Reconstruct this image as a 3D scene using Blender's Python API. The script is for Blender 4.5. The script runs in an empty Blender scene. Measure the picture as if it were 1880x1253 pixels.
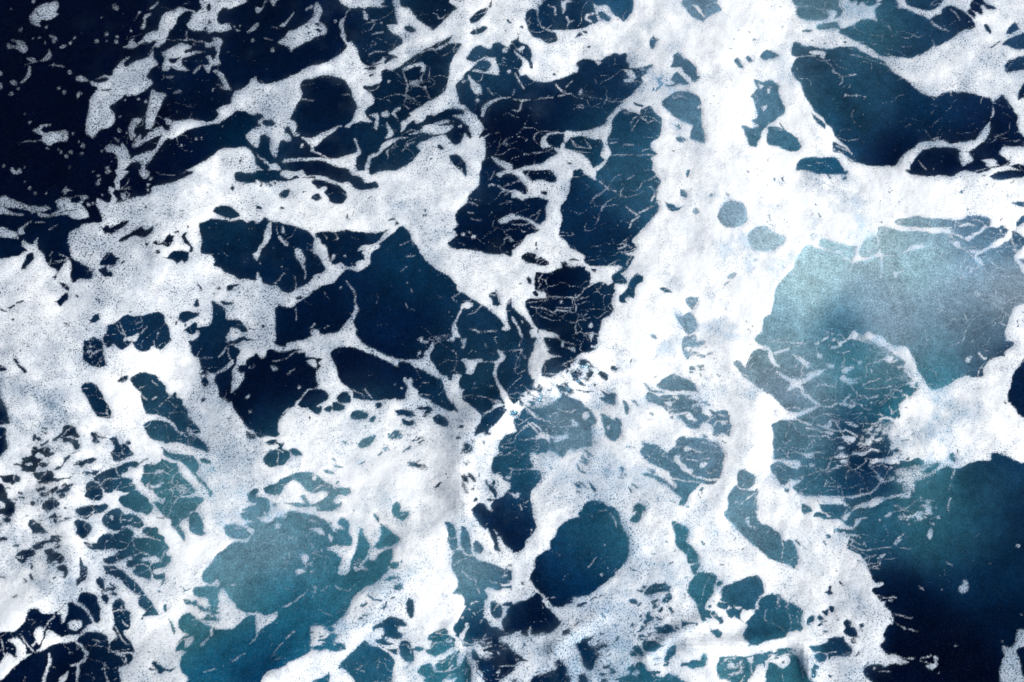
import bpy, math
import numpy as np

# ================================================================ camera, sky, sun, exposure
scene = bpy.context.scene
EXPOSURE = 0.08
CAM_DIST, CAM_TILT, CAM_LENS = 22.6, math.radians(27.0), 45.0
cam_data = bpy.data.cameras.new('camera'); cam = bpy.data.objects.new('camera', cam_data)
scene.collection.objects.link(cam); scene.camera = cam
cam_data.lens = CAM_LENS; cam_data.sensor_width = 36; cam_data.clip_end = 6000
cam.location = (0, -CAM_DIST*math.sin(CAM_TILT), CAM_DIST*math.cos(CAM_TILT))
cam.rotation_euler = (CAM_TILT, 0, 0)
SUN_EL, SUN_AZ = math.radians(43), math.radians(118)      # azimuth clockwise from +y
SUN_STRENGTH, SKY_STRENGTH = 4.0, 0.075
world = bpy.data.worlds.new('World'); scene.world = world; world.use_nodes = True
wn = world.node_tree; bg = wn.nodes['Background']
sky = wn.nodes.new('ShaderNodeTexSky'); sky.sky_type = 'NISHITA'; sky.sun_disc = False
sky.sun_elevation = SUN_EL; sky.sun_rotation = SUN_AZ
wn.links.new(sky.outputs[0], bg.inputs[0]); bg.inputs[1].default_value = SKY_STRENGTH
sun_data = bpy.data.lights.new('sun', 'SUN'); sun_data.energy = SUN_STRENGTH
sun_data.angle = math.radians(.53); sun_data.color = (1, .965, .92)
sun = bpy.data.objects.new('sun', sun_data); scene.collection.objects.link(sun)
sun.rotation_euler = (math.pi/2-SUN_EL, 0, math.pi-SUN_AZ)
sun.location = (30, 15, 40)
scene.view_settings.view_transform = 'Standard'; scene.view_settings.look = 'None'
scene.view_settings.exposure = EXPOSURE; scene.view_settings.gamma = 1
scene.view_settings.use_curve_mapping = False
scene.cycles.transparent_max_bounces = 8

LIGHT = 1.13

# ---------------------------------------------------------------- chart of the foam
# The sea surface is charted in units of a 1880 x 1253 chart laid flat on the mean water plane.
CW, CH = 1880, 1253

def spline(p):
    p = np.asarray(p, float); n = len(p); out = []
    for i in range(n):
        a, b, c, d = p[i-1], p[i], p[(i+1) % n], p[(i+2) % n]
        for t in (0, .25, .5, .75):
            s = .5*((2*b)+(-a+c)*t+(2*a-5*b+4*c-d)*t*t+(-a+3*b-3*c+d)*t**3)
            l = b+(c-b)*t
            out.append(.6*s+.4*l)
    return np.array(out)

def fill(p, w, h):
    m = np.zeros((h, w+1), np.int32)
    q = np.roll(p, -1, 0)
    for (x0, y0), (x1, y1) in zip(p, q):
        if y0 == y1: continue
        if y0 > y1: x0, y0, x1, y1 = x1, y1, x0, y0
        r = np.arange(max(0, math.ceil(y0-.5)), min(h, math.ceil(y1-.5)))
        if len(r) == 0: continue
        x = x0+(r+.5-y0)*(x1-x0)/(y1-y0)
        np.add.at(m, (r, np.clip(np.ceil(x-.5), 0, w).astype(int)), 1)
    return (np.cumsum(m, 1)[:, :w] & 1).astype(bool)

def stroke(pts, wd, w, h):
    best = np.full((h, w), 1e9, np.float32)
    for (x0, y0), (x1, y1) in zip(pts[:-1], pts[1:]):
        a, b = int(max(0, min(x0, x1)-wd-3)), int(min(w, max(x0, x1)+wd+4))
        c, d = int(max(0, min(y0, y1)-wd-3)), int(min(h, max(y0, y1)+wd+4))
        if a >= b or c >= d: continue
        X, Y = np.meshgrid(np.arange(a, b)+.5, np.arange(c, d)+.5)
        L = (x1-x0)**2+(y1-y0)**2
        t = np.clip(((X-x0)*(x1-x0)+(Y-y0)*(y1-y0))/max(L, 1e-6), 0, 1)
        best[c:d, a:b] = np.minimum(best[c:d, a:b], np.hypot(X-x0-t*(x1-x0), Y-y0-t*(y1-y0)))
    return best

def lattice(x, y, seed):
    rng = np.random.RandomState(seed); N = 256
    g = rng.rand(N, N).astype(np.float32)
    xi = np.floor(x).astype(np.int64); yi = np.floor(y).astype(np.int64)
    fx = (x-xi).astype(np.float32); fy = (y-yi).astype(np.float32)
    fx = fx*fx*(3-2*fx); fy = fy*fy*(3-2*fy)
    a = g[yi & 255, xi & 255]; b = g[yi & 255, (xi+1) & 255]
    c = g[(yi+1) & 255, xi & 255]; d = g[(yi+1) & 255, (xi+1) & 255]
    return (a+(b-a)*fx)*(1-fy)+(c+(d-c)*fx)*fy

def fbm(x, y, size, octs=4, seed=0, gain=.5):          # 0..1, mean about .5
    s = 0; a = 1; t = 0
    for k in range(octs):
        f = 2.03**k/size; ca, sa = math.cos(k*1.1+seed), math.sin(k*1.1+seed)
        s = s+a*lattice((x*ca-y*sa)*f+17.3*k, (x*sa+y*ca)*f+9.1*k, seed*31+k); t += a; a *= gain
    return s/t

def crackle(x, y, size, seed):                          # distance to the border of jittered cells, in cells
    rng = np.random.RandomState(seed); N = 128
    jx = rng.rand(N, N).astype(np.float32); jy = rng.rand(N, N).astype(np.float32)
    x = (x/size).astype(np.float32); y = (y/size).astype(np.float32)
    xi = np.floor(x).astype(np.int64); yi = np.floor(y).astype(np.int64)
    f1 = np.full(x.shape, 9., np.float32); f2 = f1.copy()
    for dy in (-1, 0, 1):
        for dx in (-1, 0, 1):
            cx, cy = xi+dx, yi+dy
            d = np.hypot(cx+jx[cy & 127, cx & 127]-x, cy+jy[cy & 127, cx & 127]-y)
            n1 = np.minimum(f1, d); f2 = np.minimum(f2, np.maximum(f1, d)); f1 = n1
    return f2-f1

def gblur(a, s):
    r = int(max(1, math.ceil(2.6*s))); k = np.exp(-.5*(np.arange(-r, r+1)/s)**2); k /= k.sum()
    p = np.pad(a, ((r, r), (0, 0)), 'edge'); o = sum(k[i]*p[i:i+a.shape[0]] for i in range(2*r+1))
    p = np.pad(o, ((0, 0), (r, r)), 'edge'); return sum(k[i]*p[:, i:i+a.shape[1]] for i in range(2*r+1))

def read_chart(text):
    cov = np.zeros((CH, CW), np.float32); mix = np.zeros((CH, CW), np.float32)
    YY, XX = np.mgrid[0:CH, 0:CW]
    brk = fbm(XX, YY, 7, 3, 5); wob = fbm(XX, YY, 26, 3, 6)
    tile = None
    for ln in text.split('\n'):
        t = ln.split()
        if not t: continue
        k = t[0]
        if k == 'T':
            c, r = int(t[1]), int(t[2]); x0, y0 = 470*c, 313*r
            y1 = CH if r == 3 else y0+313; x1 = x0+470
            if r == 3: y0 = 940; cov_y = 939
            K = 2.5
            sl = (slice(y0 if r < 3 else 939, y1), slice(x0, x1))
            oy = y0-(sl[0].start)
            V = cov[sl]; M = mix[sl]; h, w = V.shape
            continue
        if k == 'R':                                     # a closer chart laid over the tiles
            rx, ry, rw, rh = (int(q) for q in t[1:5])
            sl = (slice(ry, ry+rh), slice(rx, rx+rw)); K = rw/float(t[5] if len(t) > 5 else 188); oy = 0
            V = cov[sl]; M = mix[sl]; h, w = V.shape; M[:] = 0
            continue
        if k == 'B': V[:] = 1 if t[1] == 'f' else 0; continue
        v = [float(q) for q in t[1:]]
        if k in 'FWNH':
            p = np.array(v).reshape(-1, 2)*K; p[:, 1] += oy
            if len(p) < 3 or abs(p).max() > 600: continue
            m = fill(spline(p) if len(p) > 3 else p, w, h)
            if k == 'N': M[m] = 1
            elif k == 'H': V[m] = np.clip(V[m], .42, .6)
            else: V[m] = 1 if k == 'F' else 0; M[m] = 0
        elif k == 'd':
            d = stroke([(v[0]*K, v[1]*K+oy)]*2, 6, w, h)*(.75+.5*wob[sl])
            V[:] = np.maximum(V, np.clip(v[2]*K+.5-d, 0, 1))
        else:
            wd = v[0]*K/2; p = np.array(v[1:]).reshape(-1, 2)*K
            if p.max() == 0: continue
            p[:, 1] += oy; 
            q = [p[0]]
            for a, b in zip(p[:-1], p[1:]):
                n = max(1, int(np.hypot(*(b-a))/14))
                for i in range(1, n+1): q.append(a+(b-a)*i/n)
            d = stroke(q, wd+2, w, h)
            if k == 'l':
                ww = np.maximum(wd, .7)*(.2+1.4*wob[sl])
                c = np.clip(ww+.5-d, 0, 1)
                if v[0] < 1.3: c = c*np.clip((brk[sl]-.30)*6, .25, .9)
                V[:] = np.maximum(V, c)
            else:
                V[:] = np.minimum(V, 1-np.clip(wd*(.6+.8*wob[sl])+.5-d, 0, 1))
    # broken patches: streaks of foam and water finer than can be charted
    XX = XX.astype(np.float32); YY = YY.astype(np.float32)
    wx = XX+18*(fbm(XX, YY, 30, 3, 11)-.5); wy = YY+18*(fbm(XX, YY, 30, 3, 12)-.5)
    ang = np.radians(np.where((XX > 820) & (XX < 1120) & (YY > 600) & (YY < 930), 48, np.where(XX > 1400, -6, -14)))
    ca, sa = np.cos(ang), np.sin(ang)
    n = fbm((wx*ca+wy*sa)*.5, (-wx*sa+wy*ca)*1.25, 7, 4, 13, .6)
    soft = np.clip(gblur(mix, 2.5)*1.3, 0, 1)
    br = np.clip(((n-.515)*7+(gblur(cov, 1.5)-.5)*1.3)*2.2+.5, 0, 1)
    out = cov*(1-soft)+br*soft
    return out.astype(np.float32)

def sample(a, x, y):                                     # bilinear, mirrored beyond the chart's edge
    h, w = a.shape[:2]
    x = np.abs(x-.5); y = np.abs(y-.5)
    x = np.where(x > w-1, 2*(w-1)-x, x); y = np.where(y > h-1, 2*(h-1)-y, y)
    x = np.clip(np.abs(x), 0, w-1.001); y = np.clip(np.abs(y), 0, h-1.001)
    xi = x.astype(int); yi = y.astype(int); fx = x-xi; fy = y-yi
    if a.ndim == 3: fx = fx[..., None]; fy = fy[..., None]
    return (a[yi, xi]*(1-fx)+a[yi, xi+1]*fx)*(1-fy)+(a[yi+1, xi]*(1-fx)+a[yi+1, xi+1]*fx)*fy

def scatter(text, nv, sig, step=10):                     # control points -> smooth grid
    P = np.array([float(q) for q in text.split()]).reshape(-1, 2+nv)
    gx = np.arange(0, CW+step, step); gy = np.arange(0, CH+step, step)
    X, Y = np.meshgrid(gx, gy); d2 = (X[..., None]-P[:, 0])**2+(Y[..., None]-P[:, 1])**2
    m = d2.min(-1, keepdims=True)
    W = np.exp(-(d2-m)/(2*sig*sig))
    return (W @ P[:, 2:])/W.sum(-1, keepdims=True)

cov_wide = None
web_grid = None
def foam_field(cov, x, y):
    """coverage at chart points: charted shapes with edges frayed by turbulence, plus web and flecks"""
    wx = 4.4*(fbm(x, y, 10, 3, 21)-.5); wy = 4.4*(fbm(x, y, 10, 3, 22)-.5)
    c = sample(cov, x+wx, y+wy)
    near = sample(cov_wide, x, y)
    web = sample(web_grid, x/10+.5, y/10+.5)
    # threads of foam between the cells of open water: curved, stretched by the flow, uneven
    ux = x+44*(fbm(x, y, 46, 4, 31)-.5); uy = y+44*(fbm(x, y, 46, 4, 32)-.5)
    keep = fbm(x, y, 80, 3, 33); cut = fbm(x, y, 9, 3, 34); fat = fbm(x, y, 22, 2, 37)
    w1 = crackle(ux*.62+uy*.12, uy*1.15, 40, 35)
    th = np.clip((.012+.07*np.clip(fat-.45, 0, .5)*(1+web)-w1)/.022+.3, 0, 1)*np.clip((keep+.5*web-.80)*6, 0, 1)*np.clip((cut-.33)*5, .35, 1)*.55
    # curled threads: contours of a stirred field, widening where the field is slack
    vx = x+34*(fbm(x, y, 52, 3, 81)-.5); vy = y+34*(fbm(x, y, 52, 3, 82)-.5)
    for size, sd, wd, kk in ((52, 83, .008, .66), (30, 84, .010, .70)):
        r = abs(fbm(vx*.62+vy*.15, vy*1.1, size, 2, sd, .35)-.5)
        kp = np.clip((fbm(x, y, 34, 3, sd+5)+.42*web+.12*near-kk-.05)*8, 0, 1)
        th = np.maximum(th, np.clip(1.25-r/(wd*(.35+1.3*fat)), 0, 1)*kp*np.clip((cut-.28)*5, .5, 1)*.6)
    fl = np.clip((lattice(x/1.9, y/1.9, 41)-.95+.05*near)*20, 0, 1)*np.clip((fbm(x, y, 45, 2, 42)-.45)*6, 0, 1)*.6
    # small ragged holes, in clusters
    hx = x+7*(fbm(x, y, 9, 2, 71)-.5); hy = y+7*(fbm(x, y, 9, 2, 72)-.5)
    hn = fbm(hx, hy*1.15, 9, 3, 73); hc = fbm(x, y, 70, 3, 74)
    hole = np.clip((hn-.93+1.0*np.clip(hc-.54, 0, 1))*12, 0, .9)*np.clip((x+y-500)/300, .3, 1)
    c = c*(1-hole)
    return np.maximum(c, np.maximum(th, fl)*np.clip(web*4+.1*0, 0, 1))

# foam (F), open water (W), threads (l), flecks (d), channels (w) and broken patches (N), tile by tile
CHART = """
T 0 0
B w
F 22 12 25 8 30 4 36 2 42 1 43 4 41 9 43 11 38 14 35 15 31 15 29 17 30 20 26 19 22 17
F 5 32 7 33 12 34 13 33 12 31 8 30 9 29 15 30 18 31 20 36 19 39 15 38 13 36 9 35 6 36
F 36 26 41 27 42 30 39 32 38 29
F 36 36 38 41 36 44 29 45 33 42 35 39
F 21 49 23 50 22 56 18 60 14 61 18 58 20 54
F 20 43 25 43 27 46 24 46
F 7 60 11 59 12 62 10 63
F -1 60 1 62 2 65 -1 66
F 50 52 52 51 53 54 51 55
F 56 57 60 56 65 59 60 60 56 59
F 44 35 47 33 49 34 46 36
F 24 96 27 94 31 92 38 91 35 93 31 94 30 96 33 98 39 97 47 96 50 98 50 101 48 104 41 105 36 107 34 106 31 103 31 100 27 98
F 82 56 76 56 69 59 76 57 80 58 78 60 71 61 66 60 68 63 72 64 69 69 66 74 65 80 64 87 63 95 64 99 67 101 69 101 73 96 80 94 84 90 84 84 80 78 85 75 89 72 91 69 94 71 98 70 102 69 107 66 112 62 112 60 108 57 108 55 112 50 116 48 113 43 112 37 109 42 100 45 94 49 92 49 89 46 83 52
w 1 75 66 81 66
F 112 66 109 76 107 87 107 92 106 96 100 102 97 108 100 109 103 107 108 104 113 101 119 99 114 109 107 112 103 113 103 117 105 119 110 119 117 108 121 104 124 101 127 102 134 98 141 94 149 93 158 91 162 90 168 86 173 82 178 81 184 84 189 83 189 58 185 58 183 61 180 64 176 66 172 68 170 72 170 76 163 78 159 81 161 84 158 88 154 90 148 89 141 88 134 89 126 89 123 87 121 87 122 91 125 92 125 96 122 96 119 93 115 94 111 95 113 91 114 86 117 80 119 76 122 70 119 68 115 68
F 98 87 104 87 101 92 99 94 99 98 100 100 97 103 95 100 95 93
W 102 96 109 95 114 96 109 98 107 101 103 104 104 100
W 107 106 111 105 112 107 109 109
F 77 108 81 106 88 108 90 105 94 111 96 117 97 119 92 124 86 127 87 119 85 113 79 112
F 84 101 88 103 87 105
F 96 117 102 114 107 112 109 114 110 118 107 121 106 127 103 126 104 121 102 118 97 120
F 103 118 112 113 111 118 107 121
F 136 127 141 123 150 119 157 114 164 109 172 109 180 108 184 111 189 118 189 127
F 180 100 185 95 189 95 189 109 183 104
W 175 118 178 117 176 120
w 0.6 172 81 173 80
F 90 35 94 33 95 30 101 28 104 28 112 23 116 22 117 18 119 12 122 9 128 8 132 5 138 7 143 8 142 10 140 12 141 15 137 18 140 21 145 22 150 21 153 25 158 23 162 24 170 22 168 17 162 18 160 17 159 13 161 8 164 5 169 7 175 4 182 0 148 -1 148 6 144 9 137 8 131 12 130 16 127 21 124 24 121 31 116 35 113 33 115 31 113 29 110 31 104 32 99 35 96 36
W 97 30 103 27 105 29 100 32
F 148 -1 164 -1 163 5 160 9 159 14 150 14 148 6
F 139 16 143 10 148 7 154 8 158 13 159 19 152 22 143 23 139 21
W 151 5 154 2 155 6 153 9
W 153 14 155 17 152 19
W 150 20 152 20 152 22 150 22
F 110 6 115 2 117 1 113 6 111 7
F 103 20 106 16 105 12 111 10 110 12 107 14 107 19 105 21
l 1 113 34 110 38 109 40
F 119 39 124 36 128 34 133 32 138 33 141 35 136 37 135 39 143 38 149 38 143 40 137 42 133 44 134 48 138 51 139 52 132 52 126 49 123 52 120 53 119 49 121 44 120 42
W 123 43 128 43 133 42 129 46 125 46
l 1 143 39 150 38
F 149 31 154 32 157 30 156 28 160 28 164 31 162 35 161 39 159 38 157 34 151 35 151 32
F 142 53 144 50 148 48 146 52 143 54
F 149 48 154 48 153 44 151 42 154 41 156 45 160 41 161 44 162 47 158 48 155 49 154 54 151 51
l 1.6 160 38 159 43
F 159 51 162 53 166 59 170 66 171 67 166 66 163 60 159 54 156 52
l 1 159 62 166 66
F 127 68 131 66 134 68 129 69
F 181 24 185 20 189 18 189 21 184 24
F 172 22 177 22 174 23
l 1.2 122 57 127 57
l 1.4 90 46 95 42
l 0.6 119 29 129 30 139 29 149 31
l 0.5 137 23 137 29
l 0.6 18 48 28 45
l 0.5 36 48 47 49
l 0.7 13 106 18 104 24 104 31 103
l 1.2 57 71 58 68 60 69
d 15 22 1.5
d 34 20 1.2
d 29 28 .8
d 24 29 .6
d 33 32 .8
d 52 32 1.2
d 55 28 .9
d 71 30 1.1
d 78 25 1.2
d 86 27 1.2
d 85 31 1.4
d 96 23 1
d 75 13 .5
d 78 30 .6
d 60 25 .3
d 25 1 1.2
d 39 48 1
d 0 54 1.5
d 8 69 1.4
d 13 65 .8
d 43 65 .9
d 47 68 1.1
d 22 90 1.1
d 54 98 1.1
d 58 104 .7
d 61 107 1.7
d 43 110 .8
d 45 112 1
d 52 112 1.2
d 49 115 1.4
d 60 113 1.3
d 35 109 1
d 3 122 1
d 9 125 1.5
d 14 125 1.5
d 18 123 .6
d 79 124 1.3
d 51 123 .6
d 88 96 1.2
d 93 98 .8
d 107 75 1.2
d 92 74 .6
d 102 73 .8
d 88 86 .7
d 75 111 1
d 18 84 .5
d 8 7 .5
d 133 107 .6
d 163 93 .5
d 186 30 1.2
d 176 19 .6
d 172 20 .7
d 148 101 .5
d 144 102 .6
d 102 9 .8
T 1 0
B w
F -1 5 2 6 5 6 7 2 11 -1 20 -1 15 1 13 4 10 0 7 1 3 9 0 9
F 43 4 45 2 48 6 49 9 47 13 46 16 50 18 52 22 52 24 49 26 44 27 41 29 35 32 28 36 26 38 23 34 18 32 16 31 20 28 24 23 31 21 36 18 41 14 43 10
W 43 17 46 17 46 20 43 18
W 36 19 39 19 37 21
W 44 21 49 22 47 24 44 23
W 38 24 41 23 39 26
F 17 19 22 16 26 11 28 9 27 12 24 15 21 20
F -1 18 2 17 1 20 -1 20
l 1.2 7 28 12 30
d 12 37 1.2
d 58 16 1
d 40 6 1.2
l 1.5 37 7 41 5
F 62 -1 94 -1 91 4 96 5 93 6 88 5 82 5 80 7 75 6 69 6 65 4 63 3
F 100 -1 105 0 107 5 112 6 116 11 120 16 127 20 130 23 127 22 122 20 118 20 112 18 104 18 96 19 98 22 103 24 107 29 107 33 100 37 96 39 94 43 98 43 103 41 105 43 103 46 98 49 92 53 93 60 90 62 83 63 79 63 79 65 84 69 87 73 86 77 82 79 80 83 82 87 86 90 83 90 78 89 71 91 68 94 65 93 70 89 73 84 74 78 71 71 69 65 65 59 58 56 50 55 44 57 35 59 33 61 32 65 34 69 33 73 30 77 27 83 24 88 28 89 30 92 29 97 32 99 29 100 26 96 24 93 22 93 21 97 25 99 26 103 22 104 19 103 16 107 15 115 13 115 10 110 11 102 7 99 3 100 2 107 -1 109 -1 94 4 93 1 90 4 87 6 87 4 84 1 83 -1 82 -1 58 2 61 8 62 16 60 26 56 34 52 40 49 52 46 60 41 65 38 67 34 64 29 62 26 63 23 61 19 62 15 65 13 67 8 69 6 67 12 64 17 65 22 66 26 70 31 74 35 75 40 77 44 80 48 84 49 90 48 94 46 90 47 84 48 79 47 76 43 84 44 93 42 96 38 104 34 107 31 107 28
W 97 22 103 24 107 29 107 33 100 37 96 39 88 40 77 44 75 40 74 35 70 31 66 26 64 18 67 9 70 6 79 6 84 10 85 17 96 19
F 79 8 82 11 82 15 79 14
l 1 85 25 93 24
d 92 17 1
l 0.8 82 41 87 38 95 38
W 94 45 98 42 105 41 104 44 99 47 95 50
W 76 43 82 41 90 39 96 39 93 43 90 46 84 48 79 47
W 78 50 88 49 88 51 84 52 81 51
W 83 56 86 54 87 55 84 57
W 92 60 96 54 100 52 107 52 112 50 115 49 113 46 116 42 119 42 122 46 127 46 136 44 131 42 133 40 140 36 142 32 148 32 149 34 148 39 145 42 143 46 143 51 141 58 138 62 139 66 134 70 127 74 120 77 114 80 105 79 101 81 100 84 94 84 88 84 82 84 80 82 83 79 87 77 87 73 84 68 80 64 90 62
F 107 50 116 47 122 46 124 49 123 53 121 53 121 49 116 49 110 52
l 0.7 108 53 110 58 111 64 109 70 113 72 116 73
l 0.7 110 72 108 77 112 80
l 0.7 124 49 123 54 121 58 124 65 127 71
l 0.4 113 60 128 60
d 124 65 1.1
d 98 60 1
F 130 23 139 15 147 6 141 1 140 -1 189 -1 189 35 178 31 174 32 172 36 168 35 165 33 160 35 157 39 154 44 160 46 165 44 168 42 176 43 183 43 185 46 178 55 170 54 156 52 152 57 147 62 148 70 150 77 156 76 156 81 162 86 166 91 167 95 163 101 168 101 168 107 169 112 168 117 165 120 165 127 155 127 154 120 147 113 141 113 144 120 148 124 150 127 102 127 108 123 116 117 123 108 119 106 128 102 139 99 143 105 147 107 151 105 153 98 158 102 158 94 153 91 150 87 144 85 147 83 154 84 148 80 141 80 134 83 129 86 126 84 124 88 118 91 116 88 111 92 107 97 107 90 114 85 113 83 122 78 130 73 138 68 141 61 142 50 144 44 149 37 151 32 148 32 142 32 136 36 128 37 126 36 134 33 142 29 145 25 143 27 133 32 121 38 112 44 105 49 99 52 94 48 100 44 105 42 97 39 107 33 107 28 97 22 104 18 115 18 124 20 130 23
W 123 2 125 -1 141 -1 142 2 147 6 144 10 138 15 136 18 130 15 125 8
W 109 20 113 19 118 23 115 24 110 23
W 109 26 111 25 110 29
W 157 14 160 10 168 6 171 6 169 10 166 13 163 16 157 17
W 157 24 163 21 168 19 170 21 165 25 160 26
W 161 -1 147 1 145 -1 150 0
W 172 2 173 0 173 6 171 5
W 163 46 168 44 173 47 172 50 168 53 162 51 157 52
W 126 36 134 33 142 28 144 26 142 31 134 35 128 36
W 131 41 140 36 142 32 147 32 149 35 146 41 143 45 136 43
W 186 33 189 33 189 38 187 37
d 183 37 2
W 176 43 185 44 186 50 182 52 178 56 189 62 189 127 180 122 174 117 171 115 168 101 163 101 167 95 166 90 161 86 156 81 153 77 149 72 147 65 150 61 155 55 158 62 159 68 166 70 166 66 161 59 156 55 178 55
F 156 55 160 60 165 64 166 69 161 69 158 64
l 1 170 65 174 70
F 165 85 167 78 172 74 180 72 189 71 180 73 172 77 168 82 167 86
d 163 74 1.3
d 152 60 1
d 186 53 1.2
d 150 93 1.2
W 124 88 128 84 133 85 145 80 153 81 152 84 145 85 140 87 132 89 122 91 118 91
W 110 98 114 90 122 93 122 96 116 96 112 98
F 113 98 120 96 124 92 130 91 140 88 142 89 137 91 132 93 144 92 145 94 138 98 130 99 122 97 118 98 113 99
F 155 82 160 84 164 89 167 95 162 101 157 96 156 89
F 172 115 178 117 189 122 189 127 183 124 176 119
F 100 84 102 80 105 78 106 80 102 83 105 90 103 87
F 92 83 96 82 98 84 95 86 92 85
F 83 85 89 83 90 86 89 95 87 93 88 87
F 96 90 98 93 101 98 99 101 95 102 97 98
F 33 101 42 101 49 98 56 95 61 93 56 98 50 102 43 108 40 107 36 103
l 1 57 94 63 93
F 82 118 84 114 89 112 92 107 98 103 106 101 112 101 106 102 100 106 94 110 88 115
l 1 108 111 112 106 117 104
F 118 107 128 104 133 101 140 104 143 108 147 113 140 114 132 112 126 116 119 109
W 134 106 138 108 137 110 133 109
F 19 120 21 117 35 116 47 116 58 117 68 114 74 112 73 105 71 102 74 103 75 108 77 112 74 116 73 122 75 127 66 124 58 122 48 118 34 118 24 119
l 0.9 41 111 46 113 55 117
l 1.2 41 106 42 111
d 34 107 1.3
F 2 115 6 117 10 121 14 120 17 123 18 127 8 127 10 123 6 119
F -1 120 4 124 9 127 -1 127
l 1 0 112 4 116
F 82 118 86 113 84 119 82 127 80 124
l 0.6 34 73 42 74
l 0.6 64 70 68 69
d 67 29 1.5
w 2.2 67 28 68 30
W 4 90 7 88 12 88 14 92 10 93 5 92
T 2 0
B f
W 20 5 23 2 23 -1 56 -1 60 4 61 8 63 13 64 16 58 18 52 21 44 22 36 22 30 22 32 25 34 29 32 31 26 32 21 29 16 28 12 22 10 15 10 9 15 6 18 8 19 12
l 0.8 19 8 19 14 21 19 25 22 30 23
l 1.6 36 -1 38 9
l 1.4 27 4 31 5 32 11
F 36 2 42 0 44 1 40 3 39 8 37 6
l 1 40 13 42 16 46 15
l 1 40 21 42 16
l 1.5 60 10 55 11 54 14 58 16
W 58 -1 88 -1 88 9 85 14 82 16 78 13 74 10 70 4 63 4 59 2
W 63 9 67 9 72 13 72 16 69 16 65 13
W 52 23 56 23 55 25 52 24
W 46 28 50 24 52 26 49 27
d 56 35 0.1
w 2 56 35 57 35
w 2 31 55 32 55
W 124 3 127 -1 149 -1 151 3 154 7 149 10 144 13 140 16 136 15 131 12 128 7
F 132 3 137 5 139 9 142 13 138 10 135 7
W 101 30 104 26 105 28 109 29 106 31 105 35 102 36
W 3 29 5 25 4 24 5 27 5 31 9 32 13 35 15 40 14 44 15 47 15 51 13 50 11 45 8 42 5 40 2 37 -1 36 -1 30
F 4 36 8 34 9 36 6 38
W -1 36 3 40 7 44 7 49 5 53 7 56 10 55 14 58 19 60 25 61 32 59 40 56 48 53 49 50 47 47 50 44 55 43 61 44 65 45 69 42 75 39 79 40 83 39 85 41 84 45 86 47 86 50 92 50 99 49 103 47 103 49 99 52 99 54 95 57 97 60 92 65 88 70 82 74 80 77 75 81 71 86 68 91 62 94 55 96 47 97 40 96 38 98 30 98 24 102 22 106 24 109 30 108 34 113 28 116 22 120 12 122 4 124 -1 123
F 61 45 66 46 63 48
F 82 51 88 52 92 57 88 58 84 54
F 82 59 87 58 90 59 84 61
l 1.4 2 54 6 60 9 65
l 0.8 7 74 6 80
l 0.6 0 73 10 74 30 72
l 0.9 34 71 40 69 44 69
l 0.9 32 62 36 66 40 69
F 49 69 51 65 52 69 50 70
l 0.9 51 69 58 72 66 73 68 74 75 75 82 75
l 0.7 8 74 6 78 5 82 0 80
l 0.5 40 64 44 60
l 0.6 2 66 0 70
F 38 98 34 99 27 101 24 104 25 108 23 109 21 106 23 101 27 98 38 97
W 25 103 28 99 38 98 38 103 39 108 34 109 28 107
l 0.5 8 114 20 112
w 0.1 0 0 0 0
F 36 106 39 106 38 110 36 109
W 39 109 39 105 43 101 50 100 58 102 66 103 67 108 65 114 68 118 64 121 60 124 58 121 53 114 44 111
l 0.5 53 102 58 109
d 42 120 .1
w 2.5 42 120 43 120
W 115 -200 115 -200 115 -200
W 73 92 74 88 77 84 82 80 86 82 91 83 94 84 94 81 101 78 106 84 110 88 109 100 104 103 102 106 104 111 107 113 102 116 104 121 100 127 65 127 68 121 70 117 73 112 70 107 70 102 73 96
l 0.7 94 86 100 90 104 89
l 0.7 87 92 89 87 92 86
l 0.5 72 105 80 104
l 0.6 82 106 90 107
l 0.5 70 114 104 114
W 89 75 93 76 97 78 94 79 90 77
W 116 49 118 46 119 40 123 39 126 43 131 45 136 50 136 56 138 57 134 61 129 56 126 53 124 49 120 50
W 112 62 116 63 120 61 116 59 118 56 121 53 125 57 130 61 128 63 122 62 118 64 113 64
W 110 75 115 71 120 68 127 67 133 69 138 71 139 76 139 84 139 90 141 98 142 105 136 104 131 102 131 97 133 92 127 90 121 87 116 83 112 79
F 136 79 139 77 139 79 137 80
W 120 102 124 100 127 102 127 104 123 105
w 2 122 92 123 94
W 163 44 166 42 168 46 170 50 167 50 164 47
W 171 42 174 41 177 45 174 46
W 182 42 186 37 189 37 189 45 184 44
W 177 59 184 60 189 61 189 90 184 94 181 93 175 89 180 87 180 82 178 78 177 73 175 71 178 68 180 64
F 181 61 185 63 182 66
F 183 78 188 77 185 82
W 169 92 175 94 182 93 188 92 184 97 182 102 180 106 179 109 174 107 173 102 170 97
W -1 126 12 125 20 127 -1 128
W 45 126 50 124 55 127
l 2 60 127 67 120
W 187 98 189 98 189 106 187 104
w 1.4 118 111 119 111
T 3 0
B f
W 18 -1 50 -1 52 4 55 8 53 12 48 14 51 10 47 7 42 8 45 10 43 14 36 15 28 15 22 13 21 9 21 6
l 0.7 21 5 30 4 38 7 46 8
W 57 -1 78 -1 80 3 72 5 69 1 66 4 62 4 60 1
F 61 2 65 1 65 4 62 4
W 78 7 82 4 84 3 80 2 88 -1 98 1 94 5 100 6 108 10 115 12 119 15 122 19 128 22 134 24 134 27 129 32 124 35 121 34 117 38 110 42 105 43 98 42 89 42 82 41 74 35 67 32 60 28 52 24 55 21 62 19 68 15 75 14 80 16
F 94 -1 101 -1 102 5 96 4
W 102 -1 128 -1 126 4 122 7 118 8 110 7 104 5 102 4
F 100 5 112 9 121 8 127 4 133 -1 129 5 127 8 122 13 119 15 115 12 110 10
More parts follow.
